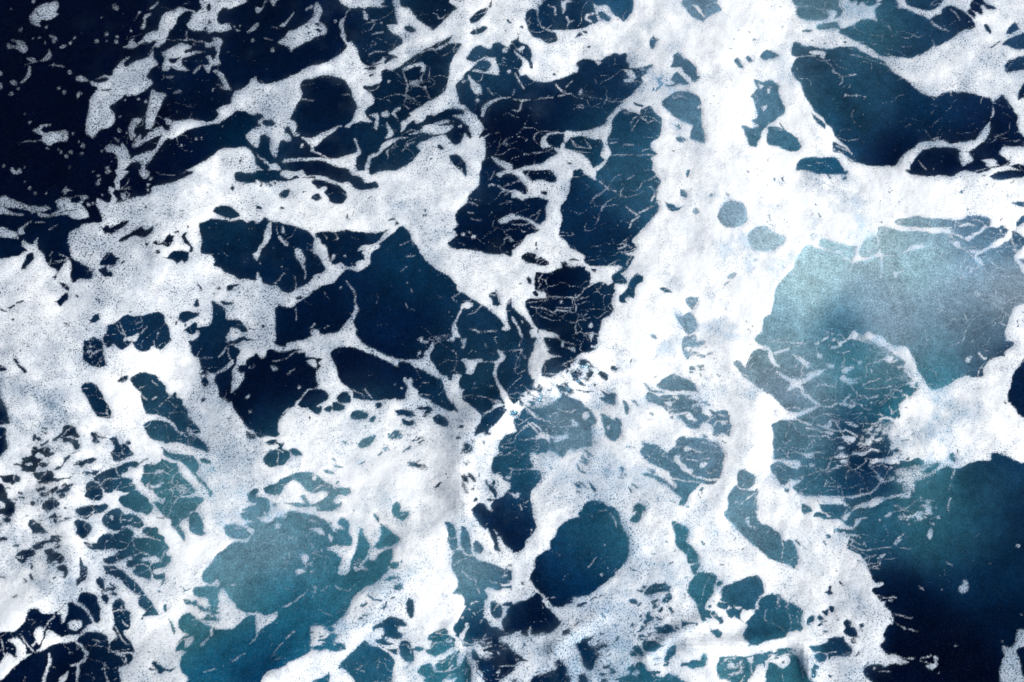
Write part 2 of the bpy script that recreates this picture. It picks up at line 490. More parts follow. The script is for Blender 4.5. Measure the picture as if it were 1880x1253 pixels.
W 119 15 122 12 127 10 128 6 133 4 138 5 143 8 148 12 151 16 153 20 149 22 145 24 140 28 136 30 130 31 127 33 121 33 116 36 114 38 110 40 120 30 126 28 130 26 134 25 128 22
l 0.8 119 16 125 20 133 23
l 0.5 134 7 138 10 141 14
W 148 3 151 0 155 -1 160 2 164 4 168 6 166 7 161 7 158 4 156 5 158 9 156 11 152 9 149 7
W 146 8 149 7 153 12 151 13 147 10
W 158 18 161 18 164 23 163 25 160 22
W 175 25 177 20 182 16 184 20 185 22 180 25
W 187 16 189 16 189 18
W 35 21 38 18 44 17 50 16 53 20 55 23 50 21 45 22 39 22
W 24 23 28 22 33 22 30 24 26 24
d 32 30 .01
w 1.4 32 30 32 30
w 1.6 56 31 57 31
W -1 37 4 38 8 41 4 43 -1 44
W 17 38 18 33 20 31 24 32 25 34 32 34 40 36 47 36 55 34 64 35 70 38 74 40 78 42 84 44 88 47 92 52 97 56 102 59 107 62 110 66 117 70 124 71 130 68 142 67 152 69 158 71 163 72 165 76 166 74 172 69 175 73 178 77 181 80 183 84 184 87 183 90 184 95 188 101 189 110 180 108 173 108 170 112 174 116 178 118 177 121 170 121 166 120 162 121 159 119 167 119 166 118 160 117 155 119 150 119 146 121 142 122 141 116 141 112 147 111 152 108 158 104 161 101 163 95 163 90 160 93 157 98 153 103 148 104 140 105 135 106 128 103 120 105 112 106 107 109 100 113 97 117 94 122 90 123 84 123 78 122 70 121 64 119 62 116 60 111 58 108 54 105 50 101 47 95 42 90 40 86 34 82 30 75 27 71 25 65 24 61 20 58 17 53 18 48 20 44 22 42 18 41
F 30 38 35 37 42 38 41 43 38 42 39 40 33 40
l 0.6 20 42 28 41 36 41
l 0.8 42 44 46 48 48 52 54 56
l 0.8 52 57 58 56 65 55
l 0.8 55 56 55 60 53 62
l 0.6 60 62 59 65
d 57 70 1.2
d 65 71 .6
l 0.6 58 70 72 71
l 0.7 60 40 68 42 74 44 80 46 88 48
l 1.4 66 35 72 38 77 42 84 44
F 86 46 90 48 95 51 99 55 95 55 91 52
F 75 32 82 33 78 33
l 0.8 61 31 70 31
l 1 101 57 105 60
l 1 106 62 110 65 116 69 120 71 122 73
l 0.8 107 60 108 64
l 0.7 102 56 110 54 113 52 112 49
F 107 43 110 41 117 40 116 42 110 44
l 1.6 116 41 118 38
F 120 38 124 34 129 34 131 32 136 28 141 24 146 22 152 22 156 24 165 26 170 25 178 25 184 22 189 20 189 24 184 25 178 28 170 30 163 34 157 35 150 36 146 38 142 39 141 43 140 47 139 51 136 53 135 52 137 48 136 43 136 38 130 38 124 38
W 161 35 166 33 171 30 170 32 165 35
W 172 32 177 28 184 26 189 24 189 37 184 37 178 36 173 34
W 173 49 177 45 184 42 189 42 189 51 180 53 175 53
F 166 36 173 33 178 35 184 37 189 37 189 41 183 42 178 44 174 48 172 49 176 44 179 41 173 38
l 1.2 173 48 174 53 178 55
F 189 52 182 54 179 57 178 61 175 65 170 66 164 68 163 72 165 75 169 72 172 69 176 72 181 76 183 72 185 65 187 61 189 59
W 184 68 187 62 189 61 189 72 184 74
F 189 72 184 74 180 80 183 84 184 87 186 84 189 83
F 189 86 185 88 183 91 185 96 189 99
F 150 68 155 68 162 70 165 72 158 71
l 0.7 125 69 131 66 134 66 138 68 144 67 149 67
l 0.7 133 66 135 71
l 0.7 120 62 124 72
l 1 165 79 166 83 164 86
F 163 89 163 95 161 101 157 105 153 108 148 111 142 111 140 110 136 108 128 107 120 108 114 110 110 115 106 119 104 123 104 127 89 127 94 122 97 117 100 113 107 109 111 105 120 104 128 103 135 106 140 105 148 104 153 103 157 97
W 104 127 105 121 109 115 114 110 122 108 131 108 138 109 142 111 141 116 143 122 150 119 156 118 160 120 160 122 165 123 170 121 176 122 184 120 189 121 189 127 150 127 104 127
F 141 112 147 112 151 118 146 120 143 122 141 117
F 159 119 164 117 169 119 163 121
F 170 112 174 109 184 108 189 109 189 121 182 120 177 118
F 160 126 168 123 176 122 182 124 189 127 160 127
l 1 111 118 113 122 116 124
W -1 60 4 60 8 63 8 69 10 74 13 80 11 85 7 87 3 90 -1 90
F -1 66 2 65 1 69 -1 69
W -1 94 6 93 12 96 18 99 22 103 25 108 21 111 14 111 8 108 -1 106
w 1 8 90 14 98 22 102
l 0.5 0 90 8 91
W 32 84 36 86 39 88 42 92 42 95 37 91 34 88
W 21 121 24 117 30 115 38 116 46 115 51 117 54 121 55 127 23 127
W 47 108 48 104 54 107 60 111 62 115 64 119 60 118 56 114 52 113 48 111
l 0.8 50 107 58 111
l 0.8 48 109 62 118
l 0.8 54 106 62 113
F 54 118 60 120 70 122 80 123 84 123 90 122 90 127 60 127 56 123
l 0.7 93 43 88 40
l 0.4 98 34 105 34
T 0 1
B f
W -1 -1 137 -1 134 6 126 9 118 11 112 12 111 17 105 19 98 20 93 22 86 24 84 22 79 24 73 22 71 21 70 24 73 29 75 34 75 38 69 38 60 40 56 43 51 46 50 52 51 57 52 62 54 65 61 69 68 73 68 79 64 80 59 80 56 82 53 82 52 76 52 67 49 66 45 72 42 76 41 80 39 79 41 77 42 73 37 71 33 67 32 62 28 58 24 59 20 59 12 63 6 64 0 65 -2 66
F 7 -1 16 0 16 2 10 3
F 77 1 80 0 82 1 78 3
F 85 0 95 -1 92 3 88 7 88 14 85 14 84 8 86 4
F 102 0 108 -1 110 3 107 6 103 4
d 111 6 1.2
F 72 7 74 6 73 11 70 10
d 72 4 1.2
d 22 13 1.2
d 26 17 1
d 18 8 .6
F 48 12 50 14 53 15 49 16 48 18 46 16
d 34 17 .6
d 69 1 .6
F 81 12 84 14 83 17 86 21 84 24 81 23 82 18 80 16
F 89 17 92 17 92 21 90 22
d 109 11 1.2
d 109 15 .7
d 75 18 .5
F -1 21 1 19 4 18 8 21 14 23 20 26 28 27 34 26 37 28 32 30 26 31 24 32 22 30 14 28 4 27 -1 26
F -1 27 4 28 9 31 17 32 17 33 8 33 3 32 -1 32
F 28 31 33 32 37 33 36 35 31 34 28 33
F 41 22 46 20 51 21 52 24 56 24 60 22 59 20 62 18 65 20 62 22 60 26 63 29 65 32 65 35 58 36 53 35 50 33 44 33 41 34 37 33 42 29 45 29 42 26
w 1 44 31 50 30 55 29
l 0.8 50 21 56 19 60 19
d 65 25 1.6
d 68 24 .8
l 0.8 39 34 41 31 48 29
F -1 42 4 42 7 44 11 45 13 48 14 50 10 50 4 49 -1 49
F 13 46 14 43 18 40 21 38 24 37 19 41 17 44 18 47 15 47
l 0.6 27 38 33 38
l 0.6 36 43 42 40
F 16 52 19 52 20 54 24 55 26 57 22 60 20 58 17 56
F 28 49 27 54 28 58 25 58 25 53
l 1 24 55 28 60
l 0.5 36 70 38 65
l 0.5 36 63 38 60
W 75 43 79 40 81 42 86 40 89 38 95 37 93 40 88 43 84 46 79 46 77 47
W 87 52 90 49 95 46 100 43 104 41 106 44 109 43 112 41 113 43 111 46 107 49 102 49 98 48 92 51 89 53
W 112 53 115 51 117 54 121 51 123 48 126 46 131 44 131 47 127 49 127 52 124 56 120 55 116 55
F 126 46 131 46 129 48 126 48
W 106 54 108 53 109 55 107 56
W 114 59 117 59 117 61 115 62
W 105 28 108 26 108 28 105 28
w 1 103 29 104 29
W 137 45 137 50 139 53 142 57 142 60 139 60 139 56 135 53 133 49 135 46
W 118 64 123 64 127 59 134 59 138 60 139 64 136 68 133 66 130 69 128 66 122 65
W 20 62 24 60 25 64 22 68 18 73 15 73 18 67
W 79 60 83 62 85 64 89 64 86 66 84 70 80 70 73 70 74 66 77 62
W 72 73 76 72 78 70 79 74 82 75 83 78 77 78 74 76
w 1 82 71 83 71
w 1.4 89 68 91 67
w 1 96 63 96 64
W 43 82 47 83 50 85 51 88 50 89 47 87
W 39 96 43 95 46 92 50 90 50 94 47 97 44 100 42 97
w 1.3 56 92 57 93
w 1.5 1 102 4 103
w 1.6 7 101 10 99
w 1.3 12 97 17 96
w 1.6 9 110 10 109
w 1.5 47 112 50 113
w 1 34 113 34 113
w 1 25 120 25 120
W 172 2 175 1 182 2 189 1 189 9 176 9 172 7
W 169 13 171 11 173 13 171 15
W 156 30 159 27 164 26 169 26 173 29 176 33 174 35 169 36 165 35 160 33
W 146 39 152 37 156 35 161 36 167 37 172 37 177 36 181 38 189 39 189 79 182 80 175 80 171 77 165 75 162 72 157 70 158 66 155 62 148 61 147 57 148 52 147 46
F 186 61 189 60 189 66 186 64
W 187 26 189 26 189 27
w 1.2 145 84 148 88
w 1.4 138 41 138 42
W 167 86 169 84 172 84 175 83 176 85 172 86 170 89 167 88
W 159 87 161 86 162 88 160 88
W 157 92 156 90 158 90
W 161 97 164 96 172 97 171 98 166 99 163 98
W 145 94 146 100 142 100 142 98
W 155 95 159 98 164 100 166 104 166 109 169 112 169 118 166 122 166 127 141 127 145 123 146 119 143 116 148 115 155 113 156 107 156 101
W 132 105 137 103 143 104 147 104 145 107 140 109 135 112 131 109
W 138 115 142 112 145 112 145 115 144 119 140 121 136 118 134 118
w 1.4 129 113 130 111
w 1 124 108 126 108
W 167 110 172 109 176 110 179 113 182 118 178 119 174 116 169 115
w 1 183 116 187 117
w 1 173 119 174 119
W 173 124 178 122 184 124 189 125 189 128 176 128
W 66 110 69 107 73 105 73 109 70 112 67 112
W 64 126 68 122 73 124 76 127 60 128
W 78 120 79 114 84 112 88 110 90 107 94 106 98 107 104 107 112 105 117 104 120 106 121 110 121 112 124 116 125 122 124 127 78 127 76 120
l 0.8 88 111 90 117 92 121
l 0.9 91 124 98 122 104 119 108 115
l 0.6 86 113 87 118 91 121
l 0.6 104 108 104 111 100 113
l 0.8 116 119 115 124
F 92 122 98 122 102 121 99 127 90 127
l 0.6 168 103 166 106
T 1 1
B w
F -1 8 6 9 14 8 22 8 32 6 30 4 24 6 18 3 19 0 24 0 30 1 34 0 37 4 44 4 50 4 55 7 62 9 68 9 71 12 73 13 77 15 82 14 85 14 90 12 88 8 84 9 80 9 76 5 72 4 69 1 68 -2 82 -1 83 2 86 3 92 1 100 -1 150 -1 153 4 155 -1 165 -1 165 9 160 15 156 19 155 23 152 26 148 29 146 33 147 37 148 40 144 44 146 48 145 50 141 53 142 56 147 58 156 58 165 60 174 62 182 62 189 60 189 93 186 95 183 100 184 106 185 112 187 116 184 118 180 117 183 114 178 108 171 102 163 97 157 93 151 89 147 84 142 78 135 74 128 69 123 64 119 57 115 51 113 46 108 41 105 42 98 48 90 54 91 57 87 59 84 62 84 68 81 71 75 74 67 72 64 74 60 79 56 83 48 85 42 89 36 94 30 97 27 100 23 101 18 99 14 101 14 104 14 112 15 120 13 127 -1 127 -1 77 3 78 5 83 10 85 15 85 19 89 24 90 32 86 38 83 42 80 43 77 48 76 51 73 49 68 46 63 42 60 42 54 43 50 40 46 35 43 26 40 22 39 16 38 10 37 8 35 6 34 4 37 -1 38
W 32 6 38 5 44 5 41 9 46 13 51 15 50 16 53 20 54 23 59 25 64 24 67 20 66 16 62 12 58 10 52 10 48 7 40 6
W 40 7 44 9 50 8 56 10 62 12 66 16 67 20 64 24 60 25 55 23 53 19 49 15 45 13
F 46 14 51 12 52 14 49 16
W 17 17 20 15 25 14 25 18 22 21 18 20
W 40 20 43 17 47 18 48 21 44 22
W -1 26 4 27 4 29 -1 29
w 1.8 19 28 20 28
w 1.2 82 21 84 20
w 1.2 82 24 82 24
w 1.6 124 29 124 30
w 1.6 123 33 125 33
w 1 124 38 124 38
w 0.8 72 30 71 34
w 0.8 67 29 67 29
w 1.8 7 35 8 36
W 97 37 100 35 102 36 102 40 98 43 94 45 90 46 82 46 74 45 67 44 59 45 50 45 44 46 44 49 47 51 48 54 51 55 52 60 53 64 54 67 57 69 62 69 63 72 67 71 73 70 74 67 77 66 80 67 82 69 80 65 78 61 79 59 75 59 77 56 80 55 86 55 90 52 92 49 96 45 101 41 105 40 103 37
d 57 63 1.6
l 1.2 57 63 55 67
d 65 63 1
F 60 69 64 71 70 73 67 71 62 68
W 77 63 79 62 80 65 78 65
F 73 68 76 66 79 66 80 69 76 70 74 69
F 69 71 76 70 80 69 83 68 84 62 87 58 91 56 88 55 82 55 78 58 80 60 82 62 79 62 80 68 79 72 75 74 71 73
l 0.6 49 46 52 50
l 0.6 58 46 60 50 57 52
F -1 62 2 57 5 53 6 49 6 45 10 38 11 38 11 44 10 51 7 55 4 58 1 66 -1 66
d 3 68 .6
F 19 42 20 41 21 46 19 45
F 16 49 18 48 20 50 18 50
l 1 18 50 23 55
F 29 58 33 58 35 63 36 66 34 70 32 67 29 63
d 35 71 1.4
l 0.8 36 73 36 80
l 0.6 15 41 16 47
d 19 71 .6
l 0.8 20 76 21 76
d 15 83 .8
l .6 20 76 15 83
W 29 93 33 92 34 94 30 95
F 38 0 0 0 0 0
l 1 66 81 69 85 72 88 73 92 73 97 74 103 73 107
F 73 98 75 101 74 106 71 111 72 115 74 117 73 120 76 124 78 127 35 127 38 123 42 121 40 119 42 117 46 117 48 121 54 120 61 118 66 112 70 107 72 103
l 0.6 72 117 76 127
l 1 40 116 43 113
l 0.7 50 116 53 114
d 62 86 1
l 0.6 29 101 30 110
W 4 114 6 113 7 115 5 116
w 1 1 113 2 113
w 0.8 3 109 7 108
l 0.7 106 55 112 53
l 0.7 107 74 111 70
l 0.7 114 87 115 90
l 0.7 110 98 111 101
l 0.5 110 63 116 63
d 120 73 .5
d 111 83 .5
F 147 85 151 86 151 89 148 88
W 166 88 169 87 168 88
W 171 91 175 89 178 93 178 95 180 98 178 100 174 99 173 95 171 93
w 1.2 176 88 177 89
F 151 99 154 97 157 97 160 99 155 102 152 101 149 107 147 112 148 118 150 122 148 124 145 122 144 115 147 109
l 0.6 144 94 147 97
l .5 146 97 144 93 150 90
l 0.7 157 116 164 119 176 118
l 0.7 134 122 142 121
F 141 124 146 122 152 123 155 127 140 127
F 119 124 122 122 122 127 119 127
F 152 0 0 0 0 0
W 151 1 154 5 155 -1 150 -1
W 165 -1 189 -1 189 60 182 62 174 62 165 60 156 58 147 58 142 56 141 53 145 50 147 47 144 45 149 40 147 37 146 33 148 29 152 26 155 23 156 19 160 15 164 11
F 176 3 180 1 186 -1 189 -1 189 2 183 2 179 5
l 0.8 172 7 175 1
F 170 12 172 10 175 10 176 11 172 12
l 1.2 178 11 182 15 189 16
l 0.7 156 24 160 24 163 26
l 0.5 178 25 189 22
l 1 155 31 160 32
F 178 37 183 34 187 32 189 32 189 35 184 39 180 39
d 152 47 1.2
l 1.2 155 45 158 46
d 160 49 1.4
l .4 158 36 165 36
F 140 48 144 44 148 48 145 49 143 52
W 186 96 189 93 189 127 185 127 186 120 188 115 186 112 184 106 183 100
T 2 1
B f
W -1 3 4 4 7 8 10 11 12 15 10 18 6 16 3 15 -1 14
W 7 1 12 -1 26 -1 31 3 33 6 32 9 27 9 23 7 19 7 15 8 12 6
W 21 16 24 15 26 16 25 18 22 18
W -1 20 4 20 8 22 13 20 19 20 24 21 27 22 25 26 25 31 25 35 24 37 21 40 24 43 24 45 21 44 16 46 11 48 8 52 4 56 -1 58 -1 36 4 36 9 35 4 33 -1 32
F -1 32 4 33 11 35 15 37 20 40 24 43 24 45 20 44 14 39 9 36 -1 36
l 0.5 13 34 18 32 21 29
l 0.5 17 37 20 32
l 0.8 -1 40 8 40 13 39
l 0.4 20 44 14 42
W 45 -1 56 -1 52 1 56 4 61 7 62 3 64 0 102 -1 106 4 109 8 108 12 106 18 107 24 108 28 104 34 101 38 97 42 93 46 89 50 89 53 92 57 89 60 84 61 84 62 90 63 88 67 85 72 82 75 79 76 78 74 81 71 78 70 70 70 62 70 56 70 53 67 53 63 48 60 43 57 41 54 38 51 35 48 35 42 37 36 35 27 39 22 42 16 43 8 45 4
l 1 61 7 66 10 71 14 76 16
l 0.6 85 6 90 4
l 1.1 109 10 105 16 102 23 105 19
l 0.8 108 20 104 26 96 30 91 33
l 0.6 83 26 86 29 91 32
l 0.8 93 31 94 32
l 0.9 93 34 88 37 86 42
l 0.6 82 52 86 50
l 0.8 78 58 82 56 84 53
l 0.8 80 60 84 61
l 0.4 84 53 83 60
l 0.5 70 70 78 66
l 0.4 84 70 88 63
l 0.4 60 34 63 36
W 18 52 19 53 18 56 17 54
W 7 63 11 60 16 61 18 62 17 65 21 64 27 67 28 69 26 70 22 70 18 69 12 68 7 65
W 36 68 40 67 41 70 45 71 50 70 54 71 56 74 58 77 58 82 62 80 66 82 62 84 56 86 50 93 38 93 26 94 24 90 18 88 16 83 17 75 22 75 29 75 33 72 37 72
W 42 65 46 65 51 67 49 67 43 66
W 54 71 60 71 63 73 60 75 56 74
W 67 73 70 73 70 75 67 75
W 59 81 67 81 69 83 73 83 73 76 78 75 83 79 85 83 80 84 76 83 75 87 79 90 77 93 74 96 76 101 72 106 67 109 65 114 64 120 63 127 40 127 36 124 30 120 24 118 20 117 16 114 14 108 10 100 10 95 15 94 26 94 38 93 46 94 50 92 54 87
l 0.7 26 93 34 93 47 94
l 0.9 47 94 50 91 54 87 60 83 66 80
l 0.6 48 96 52 94
l 0.5 12 97 26 95
l 0.8 14 100 24 102 31 105 33 103 38 103
l 0.5 33 101 43 101
d 36 97 1
l 0.7 38 103 47 105 52 107 55 105
l 0.5 50 106 54 110
l 0.6 46 94 47 104
d 58 114 1.4
F 57 121 60 119 58 127 56 127
l 0.5 63 88 68 82
F 56 70 62 71 72 71 81 71 78 74 75 76 73 79 74 83 70 84 67 82 62 82 57 83 58 80 62 76 58 75 54 73
W 58 72 62 72 61 75 58 74
W 78 95 79 91 84 88 86 83 88 79 91 76 95 77 97 78 96 81 92 84 90 88 91 91 89 94 86 93 83 94 84 97 80 97
W 84 90 86 87 90 88 91 90 88 93 85 93
F 75 84 80 83 84 84 82 90 79 92 78 96 76 103 73 97 75 91 76 88
W 15 90 18 88 20 92 18 93 16 92
W 10 80 12 78 14 80 14 84 12 83
w 0.8 5 83 7 83
W -1 101 4 104 9 108 13 113 16 116 20 118 19 124 16 120 13 118 15 127 -1 127
l 1.4 0 108 4 114 7 122 6 127
l 0.8 7 110 8 112
F 14 117 18 116 19 120 20 123 18 124
F 19 117 26 118 32 120 36 124 38 127 34 127 30 123 24 120
W 110 20 113 24 118 25 121 27 125 27 122 30 117 30 115 29 112 24
W 123 14 127 15 129 18 128 20 124 19
W 133 28 136 28 138 30 136 32 133 31
W 144 18 148 17 148 19 145 20
W 156 16 161 18 158 19
W 128 -1 131 -1 130 4 128 5
W 151 32 154 26 157 23 162 22 169 24 172 29 173 34 172 38 168 41 163 42 158 42 153 39 151 35
W 173 47 177 43 182 41 189 42 189 59 180 59 177 58 174 54
W 177 65 181 66 178 67
W 158 79 160 76 165 75 164 78 161 80
w 1 156 84 159 82
W 108 86 113 86 117 89 118 90 112 90
W 127 95 130 93 137 93 136 97 134 100 132 103 129 99
W 119 105 122 106 125 107 130 104 134 107 136 114 135 118 132 120 128 120 125 115 122 111
W 126 122 131 121 135 121 134 127 125 127
W 101 121 105 121 106 124 103 124
w 1.3 172 111 172 111
w 1 177 114 177 115
W 184 110 189 106 189 127 178 127 179 122 184 118
w 1 140 125 141 126
T 3 1
B f
W 24 -1 58 -1 57 3 48 3 44 4 47 6 45 7 42 3 36 3 32 1
w 2.2 55 6 57 5
W 103 -1 161 -1 156 2 148 1 143 1 138 3 136 5 130 4 120 4 110 4 104 3
W 162 5 166 3 169 1 175 0 180 -1 189 -1 189 5 180 6 174 7 167 7
W 178 24 189 23 189 27 186 27
W 182 38 185 35 189 34 189 41 184 41
W -1 43 3 45 8 47 12 50 12 53 8 56 4 59 -1 59
W 92 37 97 35 108 33 116 34 124 36 134 36 142 37 145 34 150 33 158 33 164 36 165 39 162 41 158 43 150 48 146 50 152 52 160 46 172 40 178 43 181 46 185 47 189 48 189 55 184 60 181 64 183 69 186 76 189 78 189 97 186 98 180 102 178 108 175 116 174 122 175 127 -1 127 -1 107 2 106 4 96 6 87 10 79 16 74 20 67 23 60 27 54 31 48 35 50 38 50 46 51 54 53 60 56 64 56 64 62 63 68 66 66 67 60 69 54 72 50 76 48 80 47 80 41 84 41 90 42 98 44 110 45 120 46 130 46 136 46 130 44 120 42 108 42 96 40
W 73 44 75 43 75 45 73 46
l 1.4 94 41 104 42 116 44 128 44 134 44
l 1.2 134 44 139 47 146 50
l 2 145 50 152 45 160 42
l 0.8 134 38 142 42 156 40
l 2.2 179 45 175 50 165 55 158 60 153 63
l 1.2 153 64 158 69
l 1.2 35 49 40 57 46 60 54 61
l 1.8 63 69 67 61 70 52 76 47
l 1.4 79 44 81 52 82 61
l 1.6 72 65 78 63 84 62 95 60 106 56 112 54 117 56
l 0.9 82 49 88 49 92 51
l 1 83 64 84 72 83 78
l 0.9 90 74 94 78
l 0.8 90 84 90 92
l 0.7 35 65 40 64 42 68
l 0.8 55 65 60 65 62 69 66 68
l 0.5 137 53 148 59 154 62
l 1 138 53 141 56
l 1 141 80 149 74 155 70
d 150 73 1.2
l 0.5 160 46 170 50
l 0.6 166 70 185 72
l 0.4 185 40 180 56
F 175 127 175 118 177 109 180 102 184 99 186 98 187 102 185 107 187 113 189 118 189 127
F 58 127 60 122 64 117 66 120 70 122 74 119 80 122 85 126 86 128
l 1.2 39 127 44 122
l 0.8 42 119 52 120 56 122
F 189 57 184 60 181 64 182 69 186 72 187 77 189 75
W 184 66 189 67 189 70
T 0 2
B f
W 62 -1 74 -1 76 6 77 12 78 18 75 19 70 19 65 17 61 13 61 5
N 63 4 74 4 76 16 66 16
W 76 -1 97 -1 96 2 90 7 86 5 83 2 80 5 78 4
W 98 -1 124 -1 122 3 118 7 114 5 112 4 110 7 105 8 100 6 98 2
l 0.8 113 -1 114 5
W 140 -1 180 -1 172 3 176 6 177 8 174 12 174 15 173 18 171 22 171 28 170 36 170 41 169 46 165 44 161 41 160 35 157 29 158 26 160 24 155 24 152 22 149 20 147 18 146 13 142 11 140 8 140 4
F 171 14 168 16 166 18 161 22 158 24 163 23 168 20 171 17
F 160 12 163 8 167 4 164 10 161 12
l 0.8 166 -1 168 3 172 2
l 0.7 168 5 168 12 170 15
l 0.8 146 13 150 13 156 12
W 147 30 150 27 153 28 153 32 151 34 149 33
N 147 20 152 20 152 27 149 28
W 190 10 186 11 181 14 180 18 176 18 175 22 177 24 179 23 179 28 177 31 175 34 171 38 169 40 170 46 171 50 175 55 178 59 182 64 186 66 190 68
F 180 42 183 39 183 42 181 43
d 184 52 1.1
d 183 19 .8
W 181 66 184 68 188 69 190 70 190 73 187 72 184 72 181 71
W 148 42 150 41 151 43 149 45 147 45
W 86 30 89 27 94 26 93 29 89 31
W 95 28 99 25 104 23 110 24 115 26 118 30 122 33 122 37 125 40 129 37 130 42 134 43 134 47 138 51 138 55 142 60 147 65 147 67 143 69 146 71 150 75 153 79 153 82 149 81 146 80 142 78 137 77 131 75 124 75 115 75 110 72 108 67 106 61 109 59 115 58 120 59 126 62 129 66 132 68 138 69 134 68 131 67 128 61 124 58 118 55 110 54 107 54 106 50 105 46 103 42 103 38 100 35 97 31
l 1.2 108 55 116 55 122 58 127 61 130 66 133 69
l 1 131 68 138 68 144 69
l 0.8 104 40 108 43
l 0.6 112 43 115 41
l 0.6 117 48 122 43 127 39
l 0.6 102 35 106 33
l 0.6 112 29 116 33
W 118 78 123 81 129 83 136 84 141 84 144 87 146 92 146 95 144 97 147 101 150 103 154 109 156 113 154 115 153 110 149 106 146 104 144 100 141 97 138 93 134 90 129 88 122 85 119 81
W 146 86 150 86 155 88 155 91 150 90 147 88
W 153 110 156 110 156 113 154 115 153 113
W 59 34 62 31 68 31 72 34 75 39 78 45 82 52 82 56 81 57 76 56 71 56 69 53 66 47 63 40 60 37
W -1 36 1 42 3 46 5 51 6 55 8 60 7 61 3 61 -1 61
W -1 64 3 64 4 68 5 76 5 80 2 83 -1 85
W 9 13 13 14 15 18 18 20 20 23 18 24 15 21 12 17
W -1 18 3 19 5 21 2 23 -1 22
w 1 52 32 53 32
w 1.2 38 60 38 61
N 24 66 32 63 36 64 32 70 26 73
W 38 71 44 68 47 62 52 62 56 63 57 66 55 67 58 70 58 74 59 76 56 80 53 78 51 75 46 73 42 73 38 73
w 1.6 25 72 29 72
N 66 66 70 67 75 70 80 72 73 75 69 75
W 80 73 84 71 86 72 89 76 94 74 96 76 93 78 95 82 98 84 92 86 86 89 82 87 80 80
l 0.6 88 76 88 84 92 85
W 22 80 25 78 27 79 29 78 34 78 37 80 40 83 35 85 29 84 24 84
W 16 87 20 85 25 84 32 86 33 89 27 92 25 96 18 96 14 94
W 45 88 48 85 50 84 50 87 46 92 43 96 41 95
W 55 91 60 88 66 88 70 86 68 90 62 92
W 61 97 66 96 72 94 77 92 73 97 70 99 65 98
W 25 96 32 97 34 96 38 96 41 99 40 101 50 100 49 102 40 104 34 105 30 105 27 102 25 99
W 0 100 6 98 14 99 15 102 10 104 4 106 -1 104
N 26 108 34 106 44 105 55 106 56 111 50 116 44 118 42 124 34 122 28 114
W 31 120 36 116 43 118 42 123 34 124 30 123
w 1.5 24 118 26 121
w 1.6 44 114 50 112
w 1.2 38 109 42 108
w 1.2 13 114 15 116
W -1 106 3 107 5 114 7 116 11 119 11 127 -1 127
W 56 122 64 121 70 121 76 119 80 120 78 127 54 127
W 68 102 74 98 82 95 90 92 94 89 102 89 103 91 98 92 94 94 92 97 88 99 92 100 97 102 98 104 100 107 99 110 96 111 90 111 85 111 80 112 77 111 76 114 75 117 70 117 64 115 62 112 64 105 66 103
l 0.9 64 104 71 104 75 107 76 111
l 0.7 72 105 76 102 82 101 88 102
l 0.8 88 102 88 105 85 109
w 1.1 106 89 108 87
W 104 94 108 90 113 90 117 88 120 87 124 89 129 90 131 93 132 97 136 101 140 105 144 109 143 111 139 113 134 114 127 114 122 115 119 115 117 111 114 109 111 108 108 108 105 106 103 103 104 99
l 0.8 104 98 110 96 118 95 124 98
F 115 101 119 102 118 104 116 103
l 1 119 104 120 110
l 0.6 106 107 108 102
l 0.6 120 90 124 94
W 87 116 92 113 98 110 101 109 104 112 108 114 110 118 114 119 120 118 130 122 140 127 92 127 88 121
F 112 120 116 120 120 127 112 127
W 121 116 126 114 134 115 142 115 149 115 149 118 146 121 144 125 138 125 130 123 124 120 121 119
W 182 112 186 109 190 109 190 119 184 119 182 116
W 178 124 184 121 190 121 190 127 178 127
w 1.2 170 119 171 120
w 1 117 27 117 27
T 1 2
B f
W 13 -1 32 -1 28 1 22 2 22 5 18 4 14 3
W 8 7 12 6 17 8 22 8 28 6 33 6 31 9 36 8 36 11 40 12 45 13 49 13 46 16 48 19 45 22 44 28 46 32 43 35 38 36 34 40 31 44 28 48 24 51 20 55 17 59 16 66 17 69 14 71 8 70 -1 68 -1 11 4 13 7 12
l 0.9 12 15 18 14 23 12 28 8 33 7
F 37 15 43 14 45 18 44 20 40 18
F 11 18 15 19 16 21 13 22
l 0.7 23 24 28 21
d 32 34 1
l 0.8 17 58 20 53 24 50
W 54 10 56 7 60 5 66 5 73 5 80 8 86 10 92 13 98 16 104 19 107 22 109 26 112 26 108 28 112 35 112 40 109 43 103 43 96 43 90 44 83 44 77 43 71 42 71 38 68 35 63 31 60 26 59 20 56 14
F 101 16 106 16 105 18 102 19
W 107 15 112 16 118 20 124 22 130 26 136 29 138 34 140 40 143 45 146 50 147 52 142 52 136 49 130 46 127 43 120 41 117 37 115 34 115 28 113 30 110 28 104 18
F 111 31 113 27 114 29 113 33 111 33
F 112 34 115 34 119 37 117 41 112 42 110 41
l 0.6 79 35 82 39 85 42
l 0.5 70 36 76 38 79 41
d 102 32 .5
d 107 35 .9
W 77 -1 130 -1 128 3 126 8 124 11 120 14 115 14 108 14 102 13 96 11 90 8 84 5
F 127 9 124 13 124 8 129 6
l 1 128 8 132 1
d 120 9 1.2
d 133 1 1.4
F 121 0 126 -1 126 2 122 1
W 132 -1 152 -1 152 5 152 12 154 16 155 20 154 25 150 26 146 26 144 29 141 29 140 26 136 25 133 22 131 18 128 15 127 10 130 6
F 151 -1 155 -1 154 5 152 6
W 155 -1 190 -1 190 48 186 43 183 40 178 34 176 27 174 23 176 18 176 14 168 14 162 13 155 14 153 12 153 5
F 150 13 156 14 160 13 166 14 166 15 162 16 160 20 158 24 154 25 155 20 153 16
W 162 16 175 15 175 20 175 27 178 33 180 40 183 46 180 45 175 47 174 50 169 52 166 55 163 52 159 49 154 46 152 44 151 40 152 36 149 33 149 28 152 26 158 25 160 20
